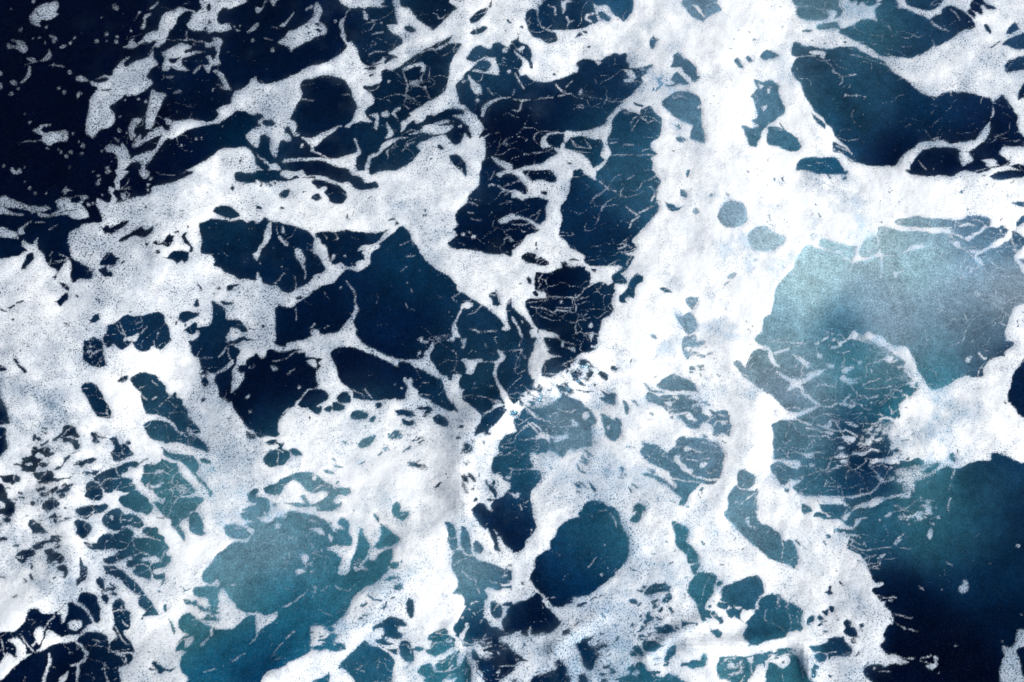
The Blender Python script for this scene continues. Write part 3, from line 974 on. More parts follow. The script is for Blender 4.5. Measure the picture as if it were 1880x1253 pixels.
l 2.2 183 9 177 15 175 20 176 27 178 34 182 40 186 46
F 177 6 181 9 184 12 182 14 179 10
l 0.8 168 15 174 15
l 0.6 170 33 176 33
d 145 7 .7
W 161 70 160 66 163 60 167 54 172 51 176 50 182 46 184 50 182 54 178 58 174 63 168 67
F 174 50 175 47 182 45 182 47 178 50
W 31 47 34 41 39 37 44 35 50 36 53 39 53 43 50 45 46 47 44 49 49 48 48 52 46 54 42 53 38 50 35 49 32 49
W 59 42 62 38 66 37 69 40 70 44 68 46 63 46 60 44
W 50 50 54 47 56 49 55 52 51 52
W 56 45 60 45 65 48 65 50 60 52 57 52 56 49
W 71 52 75 51 79 52 83 54 82 57 76 58 71 58 69 55
W 83 58 87 55 88 57 86 60 84 60
w 1 90 59 91 59
W 87 46 92 45 92 49 89 50
W 102 51 108 50 114 52 117 56 112 56 107 55 104 55
W 107 57 112 59 116 58 116 61 113 63 108 62
W 117 50 121 48 126 48 130 50 127 54 124 56 122 55 125 51 120 51
W 129 56 134 54 139 56 142 60 140 63 134 62 131 60
W 148 64 152 62 153 64 150 65
w 1.3 147 72 150 71
w 2 64 74 66 75
w 1.2 70 75 71 75
W 75 76 78 72 83 71 84 70 88 70 87 73 83 77 78 79 75 78
w 1.8 112 78 114 78
w 1.4 90 84 93 82
w 1.2 108 82 110 80
w 1 76 91 80 89
N 100 66 124 72 114 80 100 78
w 1.4 58 92 63 93
w 1.2 56 86 58 88
W 7 75 10 73 15 73 16 76 10 77
W 24 80 28 79 33 82 34 84 29 85 25 82
W 6 85 9 82 14 80 17 78 16 75 21 75 19 79 24 81 25 86 21 91 16 92 11 93 7 91 5 88
l 0.8 16 82 16 92
l 0.8 13 79 20 82
W 49 95 53 95 58 97 57 98 51 97
W 5 108 10 106 15 105 18 102 24 99 29 97 36 96 42 97 48 101 52 104 56 106 57 109 59 107 64 108 69 108 70 112 66 114 60 113 58 116 56 118 60 120 63 118 63 121 58 124 54 127 44 127 44 122 40 122 36 123 30 122 24 120 20 119 30 119 36 120 34 117 33 113 36 113 38 117 41 120 46 118 52 114 54 111 49 110 44 112 38 111 34 107 32 104 27 102 23 105 20 109 17 113 10 113 6 111
F 42 98 44 99 44 103 41 102
l 0.8 42 110 48 106 56 108 62 110
W -1 115 8 116 10 119 10 127 -1 127
W 12 119 15 120 14 122 12 121
W -1 109 2 109 1 112 -1 112
W 59 103 61 103 60 105 58 105
W 100 122 103 118 106 120 106 124 103 127 99 127
w 1 71 124 73 126
W 153 84 157 86 155 91 152 92 153 96 158 97 162 101 161 104 158 105 159 109 155 110 152 106 150 101 151 92
N 150 96 160 97 162 104 158 110 153 108 150 104
N 151 74 158 71 170 66 178 62 176 70 168 72 162 78 156 82 150 84
N 112 88 120 88 126 94 118 97 112 92
w 1.8 116 90 116 92
w 1.4 118 92 121 91
N 128 104 142 96 140 104 130 112
W 178 76 180 72 184 69 190 67 190 99 185 99 180 98 175 97 172 94 173 88 176 84 178 81
l 1.2 183 100 188 92
W 169 103 172 106 175 103 177 104 175 110 177 115 173 114 171 110 169 107
W 158 124 164 119 168 120 170 124 176 127 158 127
W 172 122 174 118 180 114 185 111 190 113 190 127 176 127
W 159 117 162 115 163 117 160 118
W 181 102 184 100 187 102 190 102 190 109 186 110 185 105 182 104
l 0.8 168 68 170 70
T 2 2
B f
W -1 -1 13 -1 16 4 16 8 13 11 12 13 13 18 13 23 15 28 18 30 18 34 17 38 13 37 8 37 6 40 2 44 -1 46
W 23 -1 56 -1 56 2 51 3 46 2 40 5 34 4 28 5 25 3
F 36 -1 38 2 37 4 35 3
W 25 7 29 5 38 5 44 6 47 9 46 11 40 12 32 11 27 10
W 58 2 60 -1 63 -1 61 4 58 7 57 5
W 21 22 24 18 30 17 36 19 40 18 42 15 45 14 45 17 43 20 37 22 33 25 28 27 23 26
l 0.7 25 24 33 23
N 36 28 41 22 46 17 52 14 56 14 56 19 60 20 62 24 60 29 55 29 58 33 50 33 46 30 41 30
N 38 24 46 20 54 22 60 26 56 32 48 28 40 28
W 44 21 47 20 49 25 46 25
W 50 22 52 23 51 26 49 25
W 57 22 60 21 60 25 58 26
N 34 33 39 30 44 36 48 40 42 42 34 37
l 1 37 28 42 34
N 19 31 28 32 28 35 22 38 17 35
W 46 36 54 36 62 38 58 38 50 38 48 39
w 1.5 63 37 67 39
W 63 23 69 22 71 26 68 29 65 27
W 71 20 74 19 78 20 76 23 72 22
w 1 87 16 88 14
w 1.2 104 27 105 26
W 106 32 110 28 116 25 121 25 128 28 133 31 136 36 137 39 130 37 120 37 112 36
W 97 31 100 31 102 35 107 37 113 38 107 38 101 37 98 34
W 99 38 105 40 110 40 116 42 122 39 128 40 134 43 138 47 141 53 144 56 148 59 146 55 144 52 146 51 152 51 158 51 160 55 161 60 162 64 160 70 156 69 150 69 147 67 148 62 145 59 141 61 139 64 134 65 129 64 126 61 123 58 120 56 116 57 115 53 113 50 109 48 104 46 99 43
F 117 44 119 48 114 47
F 126 53 132 55 135 58 130 60 127 58
l 1.2 112 41 124 43 130 45
l 0.8 120 53 132 53 142 55
l 0.8 146 53 152 58 160 60
w 1.6 139 44 145 48
W 119 72 124 70 130 71 139 69 146 71 154 76 156 72 155 81 155 88 154 96 152 101 148 105 142 105 139 104 136 108 133 110 130 114 129 118 126 121 122 121 124 116 121 113 117 109 112 105 107 104 104 101 100 100 95 98 98 97 104 98 110 101 116 105 119 108 121 106 117 102 116 97 110 94 104 91 98 88 94 82 97 76 103 75 108 78 113 81 118 78
F 120 84 123 85 124 89 129 93 133 95 132 98 126 96 122 91 119 88
F 127 78 133 80 140 81 148 80 140 83 134 83 128 81
F 139 90 144 90 141 93 138 93
l 1.6 130 98 136 100 144 102 152 102
l 1 115 100 126 103 138 104
l 1.2 128 87 136 88 146 86
l 1 138 72 148 79 155 82
W 154 73 157 73 157 76 155 75
W 100 94 105 95 105 97 102 97
W 165 101 166 96 169 94 173 96 177 98 179 101 178 105 175 108 170 109 166 106
W 161 110 165 106 168 109 173 110 178 110 180 108 181 112 179 116 180 122 180 127 158 127 159 121 158 116
l 1 164 118 168 120 172 116 178 112
W 137 110 140 107 141 108 139 111
W 63 -1 0 0 0 0
W 125 -1 141 -1 141 4 137 6 133 4 131 9 129 14 126 11 125 6
N 126 4 140 0 146 8 150 16 146 24 138 24 134 14
W 130 19 134 19 134 23 131 23
W 178 -1 190 -1 190 4 184 4 180 2
W 162 16 166 14 168 16 171 20 173 14 176 9 180 6 186 7 190 9 190 40 186 38 182 34 176 31 171 27 167 22
W -1 52 4 53 8 50 14 52 18 56 24 60 28 60 24 58 18 53 13 49 18 48 25 46 32 43 36 39 42 42 48 44 51 44 52 47 56 49 60 52 62 56 62 60 59 61 60 67 58 73 56 78 52 78 48 80 47 85 45 82 43 79 40 82 37 86 32 83 27 80 22 80 17 82 14 83 17 88 16 92 12 94 6 95 -1 94
l 1.6 28 60 36 60 42 59 46 62 44 64 38 63
F 42 60 46 59 49 61 46 64
l 1.8 18 65 24 71 30 73 38 75 36 70 40 68 42 66
l 1.4 12 61 20 65 26 66 26 70
l 1.2 36 74 40 80 42 84
l 1.2 31 76 35 80
l 1.2 28 60 34 64 40 65
l 1 12 50 18 56 26 59
l 0.8 30 44 40 48 48 52
F 52 52 57 53 56 57 53 57
F 40 44 50 46 52 50 46 51 42 49
l 0.6 2 78 10 76 16 75
W 51 43 56 43 62 44 68 46 72 48 71 50 64 50 58 48 53 46
W 62 53 66 54 70 57 76 56 80 59 80 66 78 72 74 72 68 70 67 64 66 58
F 70 62 72 62 71 65 69 64
W 81 43 84 45 86 50 86 54 84 54 82 49
W 87 43 90 44 92 48 90 48
W 100 53 102 52 104 54 102 56
W 115 55 118 55 118 57 115 57
N 45 80 56 79 60 84 58 92 50 90 46 86
w 1.6 48 91 50 95 54 97
w 1.6 28 93 28 94
N 62 64 66 62 66 72 60 78 59 72
w 1.6 86 108 88 111
w 1.2 88 105 92 108
w 1.2 84 78 90 77
w 1 116 117 120 119
w 1.2 83 97 84 98
N 78 90 86 88 86 100 78 100
N 44 104 60 104 62 112 48 112
W -1 95 6 95 12 94 17 95 20 96 22 101 20 104 16 108 14 113 14 118 15 127 -1 127
l 1 2 113 5 112 5 114 2 114
l 0.7 5 115 8 118 11 119
l 1 6 120 7 125
W 52 127 52 122 55 118 60 117 66 118 70 121 76 123 78 127
l 1 64 125 70 124
W 88 126 90 121 94 119 98 122 97 127 88 127
w 1.4 128 122 129 122
N 0 40 8 37 20 38 30 40 34 38 36 44 28 46 18 46 8 50 0 48
F -1 48 3 44 6 40 9 37 13 38 16 42 22 45 14 47 9 49 4 52 -1 53
F -1 62 3 64 2 68 -1 67
T 3 2
B f
W -1 -1 174 -1 174 8 174 12 168 13 162 15 158 20 158 26 154 27 146 27 140 27 135 30 130 34 124 36 120 36 117 31 113 25 111 20 108 14 105 7 102 5 96 5 90 3 84 1 74 0 66 0 80 3 88 5 94 10 99 15 101 20 102 26 106 31 110 34 109 40 104 44 102 48 100 50 97 48 97 53 96 57 91 61 88 66 90 70 89 75 91 80 97 81 92 83 98 87 104 86 108 88 106 90 112 90 118 90 126 88 124 91 116 95 108 98 108 105 108 110 102 112 104 114 98 113 100 116 108 119 120 119 126 112 130 110 130 127 40 127 39 123 36 119 54 121 60 124 55 118 46 114 36 114 28 114 22 114 19 110 18 107 23 104 25 102 19 101 15 97 14 95 20 93 16 91 12 89 6 89 4 87 4 80 3 74 4 70 3 64 2 62 8 58 14 58 20 58 22 56 20 54 16 52 10 48 4 44 -1 39
l 3 0 6 2 12 5 17 8 19
F 4 41 12 50 20 54 20 57 10 57 2 61 -1 61 -1 39
F 20 54 26 51 32 48 36 46 42 46 52 46 50 47 42 49 36 49 30 53 24 56 20 57
l 3.4 40 23 34 26 28 29 20 31 18 33
l 2.6 20 32 24 34 26 39 30 43 38 46
F 13 37 16 33 17 29 20 28 24 31 20 34 16 36
l 1.6 50 46 54 46 57 43 60 40
l 1.6 54 45 60 46 63 48 62 44
F 18 10 24 12 30 16 31 19 28 19 24 16
l 1.4 4 9 12 7 15 6
F 36 9 39 10 40 13 37 13
l 1.4 42 17 49 19
l 1.2 19 21 21 18
l 2.2 6 23 11 26 18 30
l 2.2 35 33 38 31 44 33 50 33
F 53 21 56 20 62 19 62 22 57 23 53 24
F 53 27 57 25 62 28 66 30 65 33 58 31 53 30
l 1.6 64 18 70 14
l 0.9 72 24 73 18 80 15 90 12
l 0.9 70 32 80 29 84 26
l 0.8 70 36 80 35 90 34
l 0.8 68 40 80 42
l 1.8 92 35 100 37 106 39
l 1.4 74 41 82 40
d 75 22 1
l 0.6 46 6 56 9 66 7
l 1.2 54 8 62 4 72 6
l 0.8 70 8 78 12 86 9
N 90 8 102 8 108 18 112 30 108 40 100 46 96 44 98 36 94 26 96 18
N 96 42 110 38 104 50 97 54
N 46 -1 66 -1 88 3 92 8 80 14 66 16 54 10
F 86 4 94 5 102 5 105 9 108 16 111 23 115 29 118 35 122 37 124 38 122 46 112 46 108 42 110 35 107 32 104 28 102 22 100 16 96 11 90 8
F 34 -1 42 -1 36 2 33 2
l 1 23 60 28 62 38 64
l 2 34 65 40 66 48 68 46 66
F 40 62 43 60 45 58 46 62 50 66 44 64
l 1.2 47 65 55 66 60 67 64 70
l 1.8 56 60 62 62 66 64
l 1.6 38 72 41 70 45 71
F 53 70 60 69 64 72 60 75 56 74
l 1 30 78 34 74
l 0.8 24 86 28 78
l 0.7 12 76 18 72 26 70
l 1.8 81 58 84 57 90 58 95 57
l 1 74 61 84 61
d 68 68 1.2
d 71 58 .8
l 2.6 49 85 56 84 64 83 72 82
F 26 83 32 83 32 86 28 87
l 1.4 33 83 40 82
d 54 79 2
d 56 89 2
F 10 88 17 87 23 88 24 92 18 93 14 91
d 32 91 1.8
F 75 86 80 88 86 88 94 86 98 90 90 90 84 91 78 89 76 91
l 1.4 76 91 80 96 82 101 78 108 72 112 64 114 57 114
l 1.4 82 102 88 103 92 100
l 1.4 31 98 38 96 41 95
l 1 42 98 46 93 52 91
l 0.8 42 98 43 103 42 108
l 1 58 99 60 96 66 94
l 0.8 63 92 70 90 72 86
l 0.7 53 103 55 110 56 114
F 17 95 20 98 25 102 20 105 16 106 16 100
l 1 14 96 15 90
l 1.6 78 108 82 112 90 114 98 112
l 2.4 62 122 70 120 80 116 90 115 98 116
l 2.2 20 115 34 115 48 116 58 119
l 1 56 118 66 114 76 114
F 100 102 107 101 108 108 106 111 102 110 98 106
F 93 97 100 94 108 93 116 91 128 88 129 93 122 97 114 101 106 102 99 104 94 100
W 114 95 120 91 126 89 126 92 118 97
N 62 74 80 60 92 58 90 70 92 80 88 86 74 86 66 82
N 90 88 104 86 114 92 104 100 94 96
N 62 56 90 56 90 66 66 70
W 1 92 6 89 12 90 14 93 16 98 15 103 10 105 7 103 3 97
w 1.6 13 109 14 109
W 24 121 27 120 32 125 32 127 24 127
W 92 80 96 80 97 82 93 82
W 133 84 136 82 137 86 138 89 134 87
w 1.2 139 80 140 84
w 1.2 97 74 103 72
w 1 106 68 110 68
w 1 99 49 102 50
W 176 38 178 34 179 28 181 22 185 18 190 12 190 55 184 54 181 50 178 46 176 44
w 1.4 174 45 175 46
W 163 88 164 83 168 82 174 84 180 87 186 90 190 90 190 127 120 127 108 118 107 110 108 103 116 100 124 96 129 93 132 92 137 94 142 93 148 90 154 88
l 1.4 133 127 132 122 134 116
l 1 135 101 137 96
l 0.8 133 109 135 105
d 117 103 1.2
l 1 106 120 114 118 119 118
l 1.2 110 124 120 122
d 150 0 .7
l 1.4 146 16 149 12
l 1.4 155 9 158 13 160 13
l 1 154 26 155 22 157 19
F 165 13 172 11 175 12 170 16
l .6 60 5 0 0
N 66 8 90 14 96 28 94 44 84 44 70 40 66 26
T 0 3
B f
N 0 -1 14 0 14 6 6 10 0 8
W 1 4 8 4 8 7 3 8
W 21 7 26 4 30 3 33 5 36 8 40 9 36 12 33 14 34 16 29 16 25 14 22 11
N 26 0 52 0 48 8 42 12 34 8 28 6
N 24 14 34 14 44 16 46 22 42 28 34 24 26 26
W 24 25 32 22 32 26 26 28
W 35 19 38 17 42 17 40 18
W 40 20 44 19 45 21 42 22
W -1 18 5 19 5 21 -1 21
w 2 11 25 13 25
W 12 31 16 28 20 27 25 28 26 31 23 33 20 34 19 37 16 38 13 36 11 34
F 12 33 18 34 16 35 12 34
W 32 28 37 27 40 29 46 31 48 34 47 37 44 38 41 36 37 38 34 36 35 33 33 31
W 41 40 46 39 49 40 50 44 48 49 46 48 47 44 43 43
w 1.4 39 49 41 48
w 1.8 23 39 23 41
N 18 46 24 46 24 52 18 52
w 1.6 0 48 3 48
N 8 58 14 57 12 62 8 62
W 55 -1 78 -1 76 2 72 2 67 4 64 5 60 3 56 1
W 54 8 56 5 60 6 63 9 66 11 68 10 66 14 64 18 61 20 57 17 55 14
W 76 2 80 -1 90 -1 94 3 98 1 104 5 105 9 104 11 99 11 94 10 91 9 88 10 86 13 82 14 78 13 76 9 74 7
l 1.2 82 6 80 9 82 11
F 80 2 83 3 81 5
l 1 89 2 90 8 95 10 97 5
l 0.6 98 3 102 9
W 104 0 112 -1 110 2 108 2
W 87 12 92 11 96 13 98 17 97 19 104 19 110 19 116 21 120 21 123 24 124 28 122 30 124 32 126 33 125 37 122 40 117 42 113 43 114 46 121 45 121 49 118 50 113 49 112 44 110 50 104 48 99 46 97 44 100 41 94 41 92 39 93 36 98 34 94 33 90 35 86 38 80 39 76 37 76 35 84 32 86 29 85 27 78 28 71 28 66 27 63 25 61 22 66 23 71 23 75 20 74 18 77 17 80 15 82 17 85 16 84 14
l 1 86 28 92 28 94 24 98 20
l 0.8 98 22 100 27 104 28
l 1 86 37 96 33 104 30 110 32
l 1.8 104 36 110 34 112 37 118 36
F 111 33 114 32 117 35 112 37
l 1 98 40 104 38 110 41 112 46
W 105 13 110 12 115 12 117 16 121 19 120 21 114 20 108 17 105 15
W 76 16 78 18 76 23 71 22
W 118 2 122 -1 138 -1 138 4 134 6 132 9 134 13 136 18 136 22 134 20 131 16 128 12 125 10 126 6 121 4 118 5
W 139 2 142 0 146 1 148 4 149 8 150 14 151 16 147 18 143 16 139 14 139 9
W 176 1 190 -1 190 6 186 7 180 6 177 4
W 180 9 190 7 190 13 184 12
W 165 10 174 9 180 12 184 16 182 19 174 20 168 19 165 16
W 190 16 184 18 182 22 172 22 164 28 158 32 156 36 151 42 148 47 148 50 151 52 156 54 145 55 142 56 142 60 146 64 151 63 154 68 156 73 157 76 162 74 166 70 168 66 172 67 174 71 180 74 182 75 182 77 178 79 176 82 170 86 163 86 158 86 157 84 154 84 150 83 146 80 142 76 139 74 134 76 131 79 131 85 134 88 139 90 134 92 130 98 128 103 132 102 137 103 133 107 132 113 134 118 138 122 140 127 190 127
l 0.8 166 54 174 54
F 155 53 160 50 162 54 158 55
F 160 62 163 56 166 60 170 66 166 72 162 74
l 2 156 84 155 90 151 95 148 98
F 182 74 190 74 190 75 182 76
l 0.8 128 100 134 94 142 91
l 0.8 150 118 158 115
l 0.8 170 110 180 104
l 1 184 97 188 92
l 0.6 140 60 148 64
F 136 94 142 92 140 98 136 100
N 140 78 160 66 170 72 160 80
W 134 64 140 65 141 68 137 68
W 141 66 144 65 145 69 142 70
W 145 69 149 69 150 72 146 72
W 120 69 122 68 123 72 121 74
l 0.1 0 0 0 0
W 123 78 126 82 129 88 128 90 125 84
w 1.4 118 54 121 50
w 1.5 116 58 117 59
W 75 40 78 40 84 40 90 43 92 45 97 49 102 54 105 58 107 60 103 61 97 59 93 55 90 52 88 49 84 48 80 46 77 46 78 44
W 101 65 104 61 108 62 111 66 114 71 117 75 114 76 107 77 104 76 107 74 105 71 102 69
w 1.6 104 79 105 77
W 70 51 73 48 76 50 77 54 76 57 73 56 71 54
w 1.8 75 58 80 57 84 57
w 1.6 81 53 85 56
W 81 60 86 59 86 62 82 62
W 74 62 78 60 80 64 79 68 76 66
W 58 61 62 59 68 60 72 62 72 66 74 72 74 79 72 82 69 81 68 78 66 75 65 72 61 68 57 66
W 82 70 85 65 88 63 91 67 92 71 96 74 96 80 95 86 90 88 94 93 96 96 98 100 99 103 93 103 85 103 80 101 80 97 82 95 86 92 84 88 82 85 84 82 83 76 82 73
l 0.8 83 73 88 72 92 72
l 1 90 80 92 83 94 84
l 1.2 84 84 90 94 94 98
W 58 33 60 36 61 40 64 41 64 46 63 50 60 51 57 54 56 54 56 50 59 46 59 42 58 38
w 1 60 56 60 58
W 50 67 53 66 56 68 60 70 64 74 66 78 68 82 64 83 62 86 58 90 52 91 48 88 50 84 47 82 48 78 50 74
F 50 82 54 79 60 80 60 84 56 87 51 86
W 20 72 24 71 28 71 30 74 36 75 41 74 46 69 49 67 46 70 42 75 46 76 45 80 50 82 49 87 51 91 44 92 38 88 34 91 32 95 29 100 26 103 24 104 20 104 14 106 10 107 10 102 12 97 11 93 9 90 11 88 14 85 18 81 20 76
l 1.2 40 76 34 84 28 92 24 98
F 29 84 31 86 32 92 30 96 28 98 26 94 25 88
l 1.4 16 92 20 98 24 102
F 12 92 18 98 19 104 12 106 10 98
F 34 88 37 87 44 92 38 96 33 96
F 45 76 48 70 50 68 48 78 45 82
W -1 90 4 88 8 88 11 88 11 92 6 94 11 98 12 104 8 108 2 112 0 120 -1 120
F 5 104 10 108 6 114 -1 120 -1 114
l 1 1 94 4 108
W -1 127 3 122 10 114 16 109 24 104 30 102 38 98 48 96 56 95 57 93 58 90 62 88 66 88 72 88 78 91 80 94 80 99 82 103 85 104 84 106 80 107 77 110 76 114 72 118 68 122 67 127
l 1.8 56 96 60 98 62 102 64 104
l 1.6 64 104 62 109 58 112 52 113
l 2 57 112 57 118 56 127
l 2 36 105 37 111 34 118 31 127
l 1 36 112 40 115
l 1.6 46 124 50 118
F 44 122 50 118 48 124 44 126
l 1 80 94 80 103
l 1 68 94 74 95
W 78 106 84 105 90 105 96 104 98 107 95 111 90 114 87 115 88 119 88 127 69 127 69 121 73 117 76 115
l 1 77 110 77 118 80 127
l 1 90 105 92 108 92 110
w 1.2 108 103 110 103
W 111 111 115 110 120 114 119 118 117 119 115 115
w 1.2 110 115 111 116
N 112 110 128 112 128 124 114 122
l 1.2 54 94 60 90 66 87
T 1 3
B f
W -1 -1 9 -1 8 3 2 4 -1 4
W 12 7 13 4 18 4 22 4 23 -1 28 -1 34 1 44 3 50 6 55 11 57 14 60 15 58 12 64 13 68 12 69 16 71 20 70 25 68 26 62 25 58 26 52 28 57 29 60 30 63 34 63 40 60 43 62 46 66 46 68 43 69 38 71 34 73 30 74 24 75 17 76 12 78 12 79 17 82 21 84 25 83 28 81 33 78 36 76 40 80 40 82 43 80 43 77 42 74 44 72 42 73 40 76 41 82 35 87 36 90 30 96 28 100 26 101 30 99 36 97 40 96 44 90 50 84 54 80 55 77 58 74 60 71 64 68 70 64 76 60 80 58 84 58 90 62 96 66 101 58 103 54 101 53 98 50 102 48 99 44 101 40 99 41 92 41 86 45 82 46 88 40 102 32 107 25 110 20 114 10 117 5 122 4 127 -1 127 -1 75 2 75 5 77 8 76 15 75 16 73 14 78 10 82 5 84 3 87 0 92 -1 96 -1 8 6 8
F 2 74 7 76 12 75 16 73 15 78 11 82 6 84 4 87 5 80
l 1 8 8 6 0
F 14 10 16 8 18 10 17 13 14 12
F 38 12 46 12 50 14 50 17 46 16 42 14
F 53 16 56 18 56 21 54 22
l 1.2 55 10 60 12 64 12
l 1 40 6 44 8
F 32 31 37 31 39 34 37 37 36 39 34 37 33 33
F 29 43 34 42 36 44 30 46
l 1 36 38 37 42
l 1.2 20 33 22 36
l 0.8 16 15 22 18 30 20
l 0.5 38 18 42 26
l 0.8 12 20 14 25
l 1.2 42 30 48 28
d 41 44 1
l 0.6 50 37 54 46
l 1 42 54 44 56 43 59
l 0.8 48 58 54 54
l 1 20 70 28 66 34 62 38 57
l 1 58 54 62 57 68 58 72 54
l 1 22 93 28 88
l 0.8 14 102 20 96
l 0.6 46 71 58 78
F 52 27 56 25 60 25 66 26 70 25 71 18 71 14 76 12 75 18 74 26 72 32 70 36 69 42 67 45 63 46 60 44 62 38 63 34 58 30
F 40 86 44 82 50 86 54 88 52 94 49 100 44 100 40 94
W 50 96 54 98 56 100 53 101 50 100
W 54 92 58 94 62 97 60 98 56 95
w 1.4 64 97 65 99
w 1.2 61 101 62 102
N 40 84 60 82 62 100 42 102
W 60 7 63 4 67 6 69 10 68 13 64 12 60 9
W 87 1 90 4 90 8 94 10 99 14 104 18 106 20 103 23 97 26 88 27 86 25 90 21 92 16 91 10 88 6 86 2
F 85 26 91 28 96 27 90 31 88 35 84 35 81 33 83 30
l 0.8 88 28 106 24
W 100 -1 112 -1 112 3 108 7 104 5 101 3
W 97 39 100 37 104 37 105 39 102 42 98 41
w 1.5 106 37 107 36
W 101 56 103 54 104 58 102 59
w 1.3 82 61 84 62 87 65 92 65
w 1.2 99 64 101 63
w 1.2 92 71 96 70
w 1 96 66 94 72
N 94 48 106 48 106 60 96 60
N 72 70 82 64 82 76 74 80
W 112 63 115 65 117 70 117 76 114 78 111 74 110 68
W 93 80 97 77 102 77 108 79 111 84 106 84 104 87 108 90 106 93 100 93 94 92 96 95 102 97 96 98 90 97 87 94 92 93 94 88 92 85 88 86 86 88 86 84 90 82
W 106 95 110 94 113 96 114 102 118 99 124 99 125 102 120 101 117 104 117 108 113 111 109 109 106 105 105 100
W 80 94 84 98 90 99 96 103 100 106 102 110 100 118 99 127 75 127 70 120 64 115 60 115 62 112 68 106 74 100
W 97 101 104 101 103 105 98 103
F 56 119 60 115 66 120 72 127 52 127
W 42 124 50 121 54 117 53 127 42 127
W 120 113 124 112 129 113 128 117 123 117
W 118 118 122 117 126 119 124 122 128 118 132 116 140 118 148 120 152 118 156 112 158 118 159 127 122 127 122 122
W 125 92 130 88 136 87 139 87 141 90 146 93 150 98 158 99 156 104 150 108 146 114 140 118 134 117 131 112 134 107 130 106 126 102 130 100 132 96 128 94
l 1.2 134 112 140 106 146 100 152 100
l 0.8 130 98 138 94 144 92
l 0.8 136 117 146 110 154 104
l 0.8 140 127 146 118 152 110
W 160 -1 190 -1 190 30 186 27 182 24 179 20 177 18 178 26 180 29 176 29 174 22 170 12 168 13 163 8 161 4
F 174 12 178 16 177 17
F 178 18 180 19 182 25 187 28 190 30 190 44 186 42 182 40 178 39 177 34 172 32 171 28 176 30 181 28 179 24
W 138 8 142 7 146 10 147 15 148 22 147 28 143 28 141 22 141 14
W 151 10 154 12 157 18 158 26 159 32 154 31 151 26 150 18
W 145 30 150 28 154 32 160 33 164 36 172 38 178 40 182 42 182 46 184 52 186 56 190 57 186 60 178 58 170 56 169 59 170 62 168 66 168 72 167 76 170 81 174 84 178 85 182 88 190 90 190 94 184 92 178 94 182 98 188 104 190 106 190 127 166 127 166 118 165 110 166 102 164 98 158 96 152 96 148 94 152 92 155 86 155 82 148 87 145 85 147 80 151 74 153 68 152 62 148 60 144 60 148 55 148 50 145 44 143 38
W 159 24 162 21 165 23 167 27 165 31 161 30
w 1.2 172 30 172 31
F 168 57 172 57 176 58 182 58 190 56 190 67 187 70 184 75 181 80 181 84 183 88 178 86 175 85 170 81 167 76 168 70 170 66 172 64 175 62 171 60
W 172 66 175 65 178 67 180 70 180 76 177 78 174 77 172 72
l 1 171 64 178 67 176 71
W 180 68 184 72 182 80 184 84 190 86 190 66
W 181 43 186 42 190 46 190 56 184 57 178 56 180 50
l 1 182 44 184 50 188 51
F 180 94 184 92 190 90 190 104 186 98 180 96
F 141 92 148 93 158 97 164 98 166 104 163 106 160 100 152 100
F 158 108 162 110 165 118 166 127 158 127 159 116
W 155 110 159 104 163 108 163 112 160 110
l 1.4 150 92 154 86 156 82
l 1 160 98 166 94 170 90
l 1 158 68 162 66
F 176 117 182 114 190 112 190 114 182 116 180 122
l 1.6 180 127 190 120
l 0.6 150 42 158 50
l 0.6 160 48 164 60
N 184 40 189 40 189 60 180 60
T 2 3
B f
W -1 -1 14 -1 16 4 18 10 16 15 13 19 10 22 9 26 7 29 2 31 -1 31
l 1 14 13 14 17
W 50 -1 77 -1 79 3 80 7 82 12 84 16 86 21 86 26 86 32 84 37 80 41 77 44 76 47 72 48 69 52 64 55 61 58 57 61 52 62 48 63 45 63 44 67 40 68 37 70 31 70 28 68 26 65 24 62 22 60 19 58 16 54 13 50 14 46 16 42 17 37 18 33 22 30 28 27 28 22 32 17 34 12 38 8 44 5 49 4
l 0.8 16 55 19 58 21 61
l 0.7 72 1 75 5 77 11
d 68 24 .7
d 66 46 1
d 71 41 .6
l 0.5 55 42 58 38 62 33
W 18 59 20 60 23 63 25 68 28 72 32 76 36 81 33 85 28 89 22 89 19 91 12 90 8 88 2 89 -1 90 -1 67 4 66 10 65 15 62
F -1 32 6 30 10 27 16 24 22 23 28 25 27 27 18 33 15 40 13 47 14 53 17 56 13 62 8 65 -1 67
F 23 62 26 65 28 69 27 71 24 68 22 65
l 1 25 63 32 63
F 12 87 14 84 14 90 11 91
W 37 88 42 86 43 89 39 91 37 90
w 1.4 7 52 8 53
W 46 70 50 67 55 66 54 68 48 70
w 1 58 65 62 63
w 1 64 62 69 60
W 46 97 50 96 52 93 57 92 60 91 59 94 56 95 57 98 60 99 62 100 65 102 64 107 61 111 60 115 58 117 55 116 52 113 51 108 50 104 49 101
N 10 118 24 114 32 106 40 112 42 127 10 127
W 12 127 16 121 24 119 32 117 34 108 38 112 41 116 39 121 38 127
W -1 103 2 105 3 108 8 108 12 109 8 111 3 111 2 116 -1 119
W 49 120 54 119 56 124 56 127 50 127
W 86 7 88 4 91 1 92 -1 96 -1 95 5 92 8 88 8
W 117 8 120 7 124 9 128 11 130 14 129 18 128 22 131 24 134 28 137 32 137 37 138 40 136 43 133 45 131 42 131 39 129 37 128 32 124 28 120 24 120 19 119 14
l 1 130 39 136 38
W 157 -1 178 -1 180 5 184 9 190 11 190 34 184 30 178 25 172 20 167 15 162 9 158 6 156 3
F 171 5 174 4 174 10 178 11 180 17 178 12 174 11
w 1.6 115 38 118 37
w 1.4 139 22 141 24
w 1 130 22 130 22
w 1.2 169 28 170 27
w 1 163 21 165 20
w 1.2 153 39 155 39
w 1.2 86 41 90 43
w 1.2 89 46 90 47
w 1 103 31 105 31
w 1 119 29 120 28
w 1 113 21 114 22
w 1 87 37 88 37
